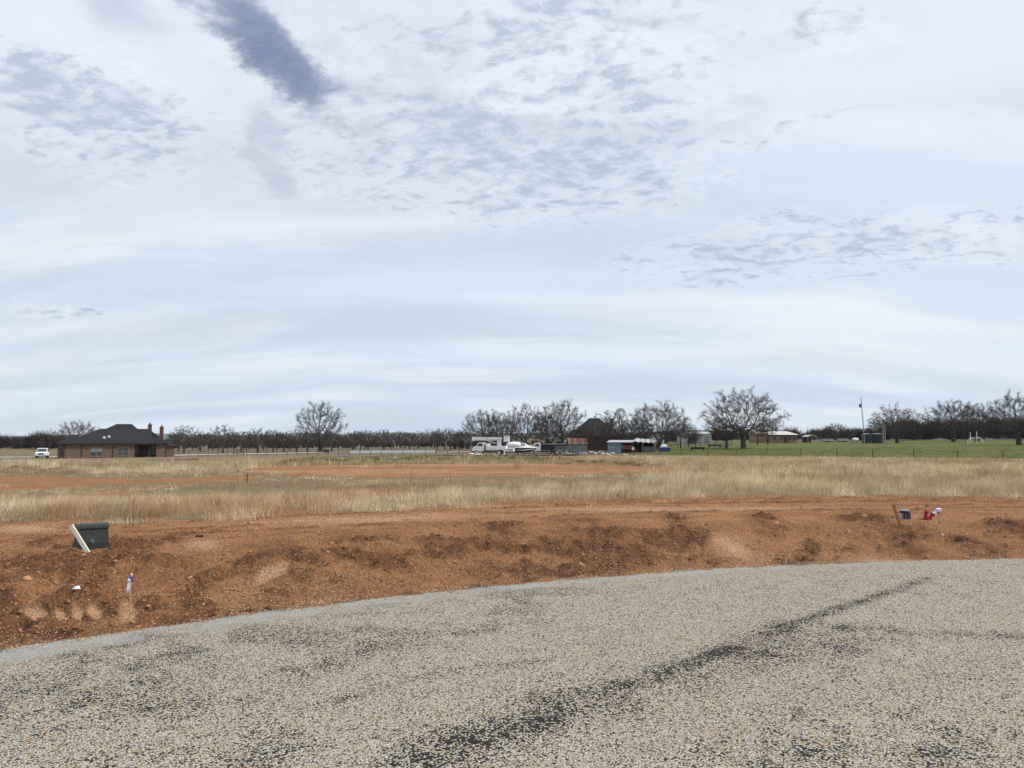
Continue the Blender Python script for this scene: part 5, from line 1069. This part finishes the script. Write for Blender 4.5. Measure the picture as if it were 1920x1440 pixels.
# utility pole
p = AT(1621, 198); kk = 198 / F; hp = (824 - 740) * kk + .3
t = thing('utility_pole', 'leaning wooden utility pole with a dark transformer can', 'pole', p, 0)
MB().tube([(0, 0, -.5), (-.2, 0, hp * .5), (-.52, 0, hp)], .15, 8, .10).build('shaft', M_GREYWOOD, t)
tf = MB().lathe([(.20, hp - 2.7), (.24, hp - 2.65), (.24, hp - 1.85), (.2, hp - 1.75), (.05, hp - 1.7)], 14, (-.85, 0)).build('transformer', M_BLACK, t); MB().box(-.65, -.42, -.05, .05, hp - 2.5, hp - 2.3).box(-.65, -.42, -.05, .05, hp - 2.05, hp - 1.9).build('bracket', M_STEEL, tf)
MB().tube([(-.85, 0, hp - 1.7), (-.85, 0, hp - 1.45)], .04, 6).build('bushing', M_PVC, tf); MB().tube([(-.5, 0, hp), (-.5, 0, hp + .12)], .05, 6).build('insulator', M_PVC, t)
q0 = p + Vector((-.5, 0, hp + .1)); e_ = AT(1480, 420); q1 = Vector((e_.x, e_.y, e_.z + 9)); pts = [q0.lerp(q1, i / 14) - Vector((0, 0, 4.0 * (1 - (2 * i / 14 - 1) ** 2))) for i in range(15)]
MB().tube(pts, .012, 4).build('overhead_wire', M_WIRE, None, label='thin overhead wire leaving the top of the utility pole', category='wire')
t = thing('wooden_post', 'taller of the two weathered grey posts left of the gnarled oak', 'post', AT(1657, 192), 0)
MB().tube([(0, 0, -.4), (-.05, 0, 5.6)], .13, 8, .11).build('shaft', M_GREYWOOD, t); MB().box(-.2, .2, -.2, -.14, 1.6, 1.75).build('cleat', M_GREYWOOD, t)
t = thing('wooden_post', 'shorter grey post standing just right of the taller one', 'post', AT(1660.5, 192.4), 0)
MB().tube([(0, 0, -.4), (-.05, 0, 4.6)], .10, 8, .09).build('shaft', M_GREYWOOD, t); MB().box(-.13, .13, -.13, .13, 4.6, 4.64).build('cap', M_GREYWOOD, t)
# white bent pipes
p = AT(1829, 183); t = thing('white_pipe_rack', 'white bent pipes shaped like horns with two uprights under the oak', 'pipe rack', p, 0)
k = 183 / F
def W_(px, py): return ((px - 1829) * k, 0, (822 - py) * k)
MB().tube([W_(1815, 823), W_(1815, 817), W_(1818, 813), W_(1825, 812)], .09, 8).build('left_arm', M_PIPEW, t); MB().tube([W_(1831, 812), W_(1836, 811), W_(1841, 814), W_(1845, 822)], .09, 8).build('right_arm', M_PIPEW, t)
MB().tube([W_(1820, 823), W_(1820, 801)], .07, 8).build('upright', M_PIPEW, t); MB().tube([W_(1832, 823), W_(1832, 800)], .07, 8).build('upright', M_PIPEW, t); MB().tube([W_(1820, 812), W_(1832, 812)], .05, 8).build('crossbar', M_PIPEW, t)
# wind pump beside the farmhouse
Y = 168; p = AT(1164, Y); k = Y / F; hz = (838 - 769) * k
t = thing('wind_pump', 'multi bladed farm wind pump on a lattice tower by the dark roof', 'windmill', p, 0)
for i, (a, b) in enumerate(((-1, -1), (1, -1), (1, 1), (-1, 1))): MB().tube([(a * .8, b * .8, -.2), (a * .08, b * .08, hz - .2)], .045, 5).build('tower_leg', M_RUSTD, t)
for f in (.2, .4, .6, .78):
    s = .8 * (1 - f) + .08 * f; z = f * (hz - .2); b = MB(); c4 = [(-s, -s, z), (s, -s, z), (s, s, z), (-s, s, z)]
    for i in range(4): b.tube([c4[i], c4[(i + 1) % 4]], .03, 4)
    b.build('tower_girt', M_RUSTD, t)
wh = MB().lathe([(.14, -.1), (.14, .1)], 12).build('hub', M_STEEL, t, loc=(0, -.35, hz), rot=(R(90), 0, 0))
for i in range(16):
    a = 6.28318 * i / 16; c_, s_ = math.cos(a), math.sin(a); b = MB(); w0, w1 = .06, .17
    b.add([(.4 * c_ - w0 * s_, .4 * s_ + w0 * c_, 0), (.4 * c_ + w0 * s_, .4 * s_ - w0 * c_, .05), (1.25 * c_ + w1 * s_, 1.25 * s_ - w1 * c_, .12), (1.25 * c_ - w1 * s_, 1.25 * s_ + w1 * c_, -.02)], [(0, 1, 2, 3)]); b.build('blade', M_GALV, wh)
MB().tube([(0, -.4, hz), (0, .9, hz)], .05, 6).build('gearbox_shaft', M_STEEL, t); MB().prism([(.7, hz - .1), (1.0, hz - .1), (2.0, hz - .5), (2.0, hz + .5), (1.0, hz + .1), (.7, hz + .1)], 'x', -.02, .02).build('tail_vane', M_GALV, t)
# small open hut behind the boat, black post
p = AT(982, 172); t = thing('open_hut', 'small dark hut with a pale flat roof behind the boat', 'hut', p, 0)
MB().box(-.95, .95, -.8, .8, -.2, 2.4).build('wall', M_DARK, t); MB().box(-1.3, 1.3, -1.1, 1.1, 2.4, 2.55).build('roof', M_LOG, t); MB().box(.5, .8, -.84, -.804, 0, 2.0).build('door', M_LOG, t)
for x in (-1.15, 1.15): MB().box(x - .06, x + .06, -1.0, -.9, -.2, 2.4).build('post', M_LOG, t)
p = AT(1073.5, 122); t = thing('black_post', 'tall thin black post right of the caged trailer', 'post', p, 0); MB().tube([(0, 0, -.3), (0, 0, 2.7)], .06, 8).build('shaft', M_STEEL, t); MB().box(-.09, .09, -.09, .09, 2.7, 2.74).build('cap', M_STEEL, t)
for a, lab in ((1108, 'pale chest lying left of the metal shed'), (1126, 'pale chest nearest the metal shed wall')):
    p = AT(a, 142); t = thing('pale_chest', lab, 'chest', p, 0, 'pale chests'); MB().box(-.45, .45, -.3, .3, 0, .38).build('body', M_PIPEW, t, bevel=.03); MB().box(-.48, .48, -.33, .33, .38, .46).build('lid', M_PIPEW, t, bevel=.02)

# ------------------------------------------------------------------ left middle ground
def ribbon(name, pts, wd, m_, dz=.05, seg_=16):
    V = []; Fq = []; A = [AT(*q) for q in pts]; full = []
    for a, b in zip(A[:-1], A[1:]): full += [a.lerp(b, i / seg_) for i in range(seg_)]
    full.append(A[-1])
    for i, q_ in enumerate(full):
        d = (full[min(i + 1, len(full) - 1)] - full[max(i - 1, 0)]); s = Vector((-d.y, d.x, 0)).normalized() * wd / 2
        for e_ in (-1, -.33, .33, 1):
            x, y = q_.x + s.x * e_, q_.y + s.y * e_; V.append((x, y, g1(x, y) + dz))
    for i in range(len(full) - 1):
        for j in range(3): Fq.append((i * 4 + j, i * 4 + j + 1, i * 4 + j + 5, i * 4 + j + 4))
    return link(name, mesh_np(name, V, [np.array(Fq)], m_), kind='structure')
ribbon('driveway', [(305, 150), (400, 163), (500, 178), (580, 196), (650, 205)], 6.5, M_CONC, .14)
ribbon('driveway', [(-120, 147), (20, 147), (120, 150), (200, 156)], 6.0, M_CONC, .14)
ribbon('driveway', [(660, 178), (760, 176), (830, 176), (900, 190)], 4.0, M_CONC, .14)
# long low white wall
A, B = AT(655, 190), AT(816, 186); t = thing('white_wall', 'long low white wall standing across the middle pasture', 'wall', A, 0); dv = B - A
n = 14
for i in range(n):
    a = dv * (i / n); b = dv * ((i + .985) / n); MB().add([(a.x, a.y, a.z - .4), (b.x, b.y, b.z - .4), (b.x, b.y + .15, b.z - .4), (a.x, a.y + .15, a.z - .4), (a.x, a.y, a.z + .62), (b.x, b.y, b.z + .62), (b.x, b.y + .15, b.z + .62), (a.x, a.y + .15, a.z + .62)], [(3, 2, 1, 0), (4, 5, 6, 7), (0, 1, 5, 4), (1, 2, 6, 5), (2, 3, 7, 6), (3, 0, 4, 7)]).build('panel', M_WHITE, t)
def wire_fence(label, cols, hgt, m_post, r_=.028, wires=(.25, .55, .85, 1.1), lean=.03):
    P_ = [AT(*c_) for c_ in cols]; t = thing('wire_fence', label, 'fence', P_[0], 0); tops = []
    for q_ in P_:
        v = q_ - P_[0]; l_ = rng.normal(0, lean); h_ = hgt * rng.uniform(.93, 1.06); MB().tube([v - Vector((0, 0, .3)), v + Vector((l_, 0, h_))], r_, 6).build('post', m_post, t); tops.append((v, l_, h_))
    for f in wires:
        for (a, la, ha), (b, lb_, hb) in zip(tops[:-1], tops[1:]):
            MB().tube([a + Vector((la * f / hgt, 0, f)), b + Vector((lb_ * f / hgt, 0, f))], .006, 3, cap=False).build('wire', M_WIRE, t)
wire_fence('wire fence on steel posts along the front of the green pasture', [(1189, 112), (1237, 108), (1277, 105.5), (1327, 103), (1382, 100), (1438, 97.5), (1502, 95), (1569, 92), (1637, 89.5), (1714, 87), (1796, 84.5), (1881, 82), (1975, 79)], 1.2, M_STEEL, .045)
wire_fence('dark wire fence running past the driveway behind the left meadow', [(337 + i * 17.5 * (1 + .004 * i), 158 - i * .8) for i in range(30)], 1.25, M_DKWOOD, .05)
p = AT(447, 162); t = thing('steel_gate', 'dark tubular gate in the fence beside the pale driveway', 'gate', p, 0)
for z in (.3, .7, 1.2): MB().tube([(-1.15, 0, z), (1.15, 0, z)], .045, 6).build('rail', M_RUSTD, t)
for x in (-1.15, 1.15): MB().tube([(x, 0, -.3), (x, 0, 1.35)], .07, 6).build('post', M_RUSTD, t)
p = AT(612, 200); t = thing('trash_bin', 'dark bin enclosure at the foot of the tallest left tree', 'bin', p, 0)
MB().box(-.8, .8, -.45, .45, -.1, .95).build('body', M_BLACK, t, bevel=.04); MB().box(-.86, .86, -.5, .5, .95, 1.05).build('lid', M_PVC, t)
# black silt fence / pipe on the ground
def silt(label, cols, hgt, m_=M_BLACK):
    P_ = [AT(*c_) for c_ in cols]; t = thing('silt_fence', label, 'silt fence', P_[0], 0); full = []
    for a, b in zip(P_[:-1], P_[1:]): full += [a.lerp(b, i / 8) for i in range(8)]
    full.append(P_[-1]); full = [Vector((q_.x, q_.y, g1(q_.x, q_.y))) - P_[0] for q_ in full]
    V = []; Fq = []
    for i, q_ in enumerate(full):
        h_ = hgt * rng.uniform(.75, 1.1); o_ = rng.normal(0, .03)
        V += [(q_.x, q_.y - .03, q_.z - .1), (q_.x + o_, q_.y - .02 + o_, q_.z + h_), (q_.x + o_, q_.y + .02 + o_, q_.z + h_), (q_.x, q_.y + .03, q_.z - .1)]
    for i in range(len(full) - 1): Fq += [(4 * i + j, 4 * i + 4 + j, 4 * i + 5 + j, 4 * i + 1 + j) for j in range(3)]
    link('fabric', mesh_np('fabric', V, [np.array(Fq)], m_), t)
    for q_ in full[::4]: MB().box(q_.x - .025, q_.x + .025, q_.y + .03, q_.y + .08, q_.z - .2, q_.z + hgt + .12).build('stake', M_GREYWOOD, t)
silt('black silt fence along the ground in front of the brick house', [(-80, 72), (60, 72), (200, 73), (290, 78), (372, 84)], .30)
silt('black silt fence behind the middle meadow left of the trucks', [(560, 106), (660, 112), (770, 120), (800, 122), (880, 121)], .26)
silt('black silt fence on the ground in front of the bucket truck', [(884, 120), (960, 117), (1040, 116), (1088, 115)], .28)
p = AT(403, 88); MB().box(-1.0, 1.0, -.15, .15, -.02, .12).build('dark_plank', M_DARK, None, loc=p, label='dark plank lying in the meadow right of the brick house', category='plank')
# traffic cone
p = AT(871, 113); t = thing('traffic_cone', 'orange marker cone at the left end of the silt fence by the truck', 'cone', p, 0)
MB().lathe([(.17, .03), (.05, .62), (.03, .63)], 14).build('cone', M_ORANGE, t); MB().box(-.22, .22, -.22, .22, 0, .03).build('base', M_ORANGE, t); MB().lathe([(.118, .26), (.085, .42)], 14).build('band', M_RIB, t)
# cut logs and rubble
def rubble(name, label, px0, px1, Y0, Y1, n, s0, s1, mats, cat):
    t = thing(name, label, cat, AT((px0 + px1) / 2, (Y0 + Y1) / 2), 0)
    for i in range(n):
        q_ = AT(rng.uniform(px0, px1), rng.uniform(Y0, Y1)) - t.location; s = rng.uniform(s0, s1); d = Vector((rng.normal(), rng.normal(), rng.normal() * .25)).normalized() * s * rng.uniform(1, 2.6); z = Vector((0, 0, s * .5 + rng.uniform(0, .3)))
        MB().tube([q_ + z - d, q_ + z, q_ + z + d], s * .5, 6, s * .38).build('piece', mats[i % len(mats)], t)
rubble('log_pile', 'pale cut logs lying in front of the bucket truck nose', 884, 905, 119, 123, 14, .15, .3, [M_LOG, M_PIPEW, M_TAN], 'log pile')
rubble('brush_pile', 'heap of grey brush and pale rubble right of the trucks', 1064, 1110, 117, 128, 34, .14, .32, [M_GREYWOOD, M_GALV, M_DKWOOD, M_LOG], 'brush pile')
rubble('rubble_pile', 'scattered pale rubble left of the rusty implement', 1112, 1176, 116, 124, 34, .10, .24, [M_GREYWOOD, M_PIPEW, M_RUSTD, M_DKWOOD, M_LOG], 'rubble')

# ------------------------------------------------------------------ foreground things
b0 = G(172, 1029); s = b0.y / F
t = thing('utility_box', 'dark green metal utility pedestal box standing in the red dirt', 'utility box', b0, R(33))
w2 = 27.5 * s; hh = 44 * s; dp = .30
MB().box(-w2 - .012, w2 + .012, -.02, dp + .02, -.12, hh * .20).build('base', M_BOXG, t, bevel=.006)
bd = MB().loft([[(-w2, 0, hh * .2), (w2, 0, hh * .2), (w2, dp, hh * .2), (-w2, dp, hh * .2)], [(-w2 + .012, .035, hh * .86), (w2 - .012, .035, hh * .86), (w2 - .012, dp - .01, hh * .86), (-w2 + .012, dp - .01, hh * .86)]]).build('body', M_BOXG, t, bevel=.008)
MB().loft([[(x, .012, hh * .82), (x, .02, hh * .93), (x, .07, hh), (x, dp - .04, hh), (x, dp + .01, hh * .93), (x, dp + .012, hh * .82)] for x in (-w2 - .002, w2 + .002)]).build('lid', M_BOXG, t, bevel=.008)
lk = MB().prism([(-.02, hh * .24), (.02, hh * .24), (.022, hh * .34), (0, hh * .42), (-.022, hh * .34)], 'y', -.016, .012).build('latch', M_GALV, t); MB().tube([(0, -.03, hh * .31), (0, -.014, hh * .31)], .012, 10).build('bolt', M_STEEL, lk)
MB().box(-w2 - .004, w2 + .004, -.012, -.004, hh * .20, hh * .225).build('seam', M_BOXG, t)
def stake(name, label, base, top, wd, th_, m_, bury=.05, rot=0.0, off=(0, 0, 0)):
    """square stake from a ground pixel to a top pixel at the same depth"""
    a = G(*base); fw = a.y; bz = row_z(top[1], fw); b = Vector((Xof(top[0], fw, bz), fw + off[1], bz)); d = b - a
    t = thing(name, label, 'stake', a, 0); e_ = d.normalized(); sx_ = Vector((0, 1, 0)).cross(e_).normalized() * wd / 2; sy_ = Vector((0, th_ / 2, 0)); lo = -e_ * bury
    V = [v + q_ for v in (lo, d) for q_ in (-sx_ - sy_, sx_ - sy_, sx_ + sy_, -sx_ + sy_)]
    MB().add(V, [(3, 2, 1, 0), (4, 5, 6, 7), (0, 1, 5, 4), (1, 2, 6, 5), (2, 3, 7, 6), (3, 0, 4, 7)]).build('shaft', m_, t, bevel=.003)
    return t, a, d
t, a, d = stake('survey_lath', 'pale new wooden lath leaning left against the utility box', (165, 1037), (133, 985), .055, .022, M_LATH)
t, a, d = stake('survey_pin', 'thin rusty pin with white and purple ribbon beside the road edge', (244, 1147), (245, 1081), .011, .011, M_STAKE)
def ribbon_tail(t, top, pts, m_, wd):
    b = MB(); V = []; Fq = []
    for i, (x, y, z) in enumerate(pts): V += [top + Vector((x - wd / 2, y, z)), top + Vector((x + wd / 2, y + .004, z - .004))]
    n_ = len(V)
    V += [v + Vector((0, .0015, 0)) for v in V]
    for i in range(len(pts) - 1): Fq += [(2 * i, 2 * i + 1, 2 * i + 3, 2 * i + 2), (n_ + 2 * i + 2, n_ + 2 * i + 3, n_ + 2 * i + 1, n_ + 2 * i)]
    b.add(V, Fq).build('ribbon', m_, t)
ribbon_tail(t, d, [(0, -.012, -.0), (-.004, -.02, -.035), (-.006, -.012, -.06), (-.014, -.018, -.13), (-.018, -.012, -.16)], M_RIB, .030)
MB().box(-.022, .022, -.014, .014, -.045, .002).build('ribbon_knot', M_RIBP, t, loc=d, bevel=.004)
ribbon_tail(t, d, [(.01, -.012, .0), (.022, -.016, .02), (.012, -.01, .035)], M_RIB, .014)
t, a, d = stake('survey_stake', 'brown wooden stake leaning left beside the grey meter can', (1689, 990), (1675, 946), .04, .03, M_STAKED)
t, a, d = stake('survey_stake', 'yellow wooden stake with a white and purple ribbon near the road', (1768, 1026), (1762, 952), .028, .022, M_STAKE)
ribbon_tail(t, d, [(-.01, -.015, -.005), (-.05, -.03, -.015), (-.075, -.02, -.05), (-.10, -.03, -.085)], M_RIB, .07)
ribbon_tail(t, d, [(-.02, -.022, -.04), (-.04, -.04, -.055), (-.055, -.035, -.085)], M_RIBP, .03)
MB().box(-.02, .02, -.016, .016, -.05, -.01).build('ribbon_knot', M_RIB, t, loc=d, bevel=.003)
MB().box(-.012, .028, -.018, -.011, .0, .022).build('paper_tag', M_RIB, t, loc=d * .3, bevel=.002)
t, a, d = stake('survey_stake', 'orange topped stake standing in the left bare patch', (232, 912), (233, 894), .035, .03, M_ORANGE)
t, a, d = stake('survey_stake', 'short pale stake at the right end of the bare pad', (1225, 887), (1225, 875), .05, .05, M_LATH)
t, a, d = stake('thin_post', 'thin dark rod at the left corner of the bare pad', (463, 908), (464, 888), .03, .03, M_DKWOOD)
# grey meter can
a = G(1697, 972); s = a.y / F; t = thing('meter_can', 'grey plastic meter can with a dark rim sticking out of the dirt', 'meter can', a, 0)
r_ = 8.0 * s; hh = 16 * s
MB().lathe([(r_ * .78, -.1), (r_ * .82, hh * .6), (r_ * .95, hh * .66)], 24).build('body', M_PVC, t, smooth=False); MB().lathe([(r_ * 1.08, hh * .62), (r_ * 1.12, hh * .66), (r_ * 1.12, hh * .86), (r_ * 1.02, hh * .9)], 24).build('rim', M_NAVY, t); MB().lathe([(r_ * 1.03, hh * .9), (r_ * 1.02, hh * .98), (r_ * .3, hh * 1.02)], 24).build('lid', M_PVC, t)
for x in (-.62, .12, .58): MB().box(x * r_ - .018, x * r_ + .018, -r_ * .98, -r_ * .78, 0.0, hh * .62).build('strap', M_NAVY, t)
# red valve
a = G(1740, 974); s = a.y / F; t = thing('red_valve', 'small red hydrant style valve beside the yellow stake', 'valve', a, R(10))
MB().tube([(-.05, 0, -.08), (-.045, 0, .10), (-.02, 0, .135)], .034, 12, .032).build('barrel', M_VALVE, t); MB().lathe([(.045, .125), (.05, .14), (.045, .165), (.022, .185)], 12, (-.02, 0)).build('cap', M_VALVE, t); MB().lathe([(.06, .0), (.06, .03)], 12, (-.045, 0)).build('flange', M_VALVE, t)
MB().tube([(-.03, 0, .03), (.05, -.01, .05), (.085, -.015, .085)], .028, 12).build('outlet', M_VALVE, t); MB().tube([(.078, -.014, .075), (.10, -.018, .11)], .042, 12).build('outlet_cap', M_VALVE, t); MB().box(.01, .07, -.03, .03, -.05, .03).build('foot', M_VALVE, t, bevel=.008)
# scraps on the dirt
a = G(140, 1109); MB().add([(-.03, 0, 0), (.02, -.01, .004), (.055, .01, .0), (.035, .02, .035), (.0, .015, .03), (-.03, 0, .006), (.02, -.008, .01), (.055, .012, .006)], [(0, 1, 6, 5), (1, 2, 7, 6), (5, 6, 4), (6, 7, 3, 4)]).build('paper_scrap', M_RIB, None, loc=a + Vector((0, 0, .015)), label='white torn paper scrap on the red bank below the utility box', category='scrap')
a = G(375, 1006); MB().box(-.05, .05, -.015, .015, 0, .018).box(-.06, -.03, -.02, .0, .004, .024).build('black_scrap', M_BLACK, None, loc=a, rot=(0, 0, .2), label='small black plastic scrap on the graded dirt right of the box', category='scrap')

# ------------------------------------------------------------------ haze
HAZE = 5e-5
hm = bpy.data.materials.new('haze'); hm.use_nodes = True; ht = NT(hm.node_tree); ht.n.clear()
pv = ht.node('ShaderNodeVolumePrincipled', {'Color': (.82, .90, 1.0, 1), 'Density': HAZE}); ht.l.new(pv.outputs[0], ht.node('ShaderNodeOutputMaterial').inputs['Volume'])
MB().box(-9800, 9800, -200, 9900, -20, 75).build('haze', hm, None, kind='stuff', label='thin pale air haze over the whole plain', category='haze')
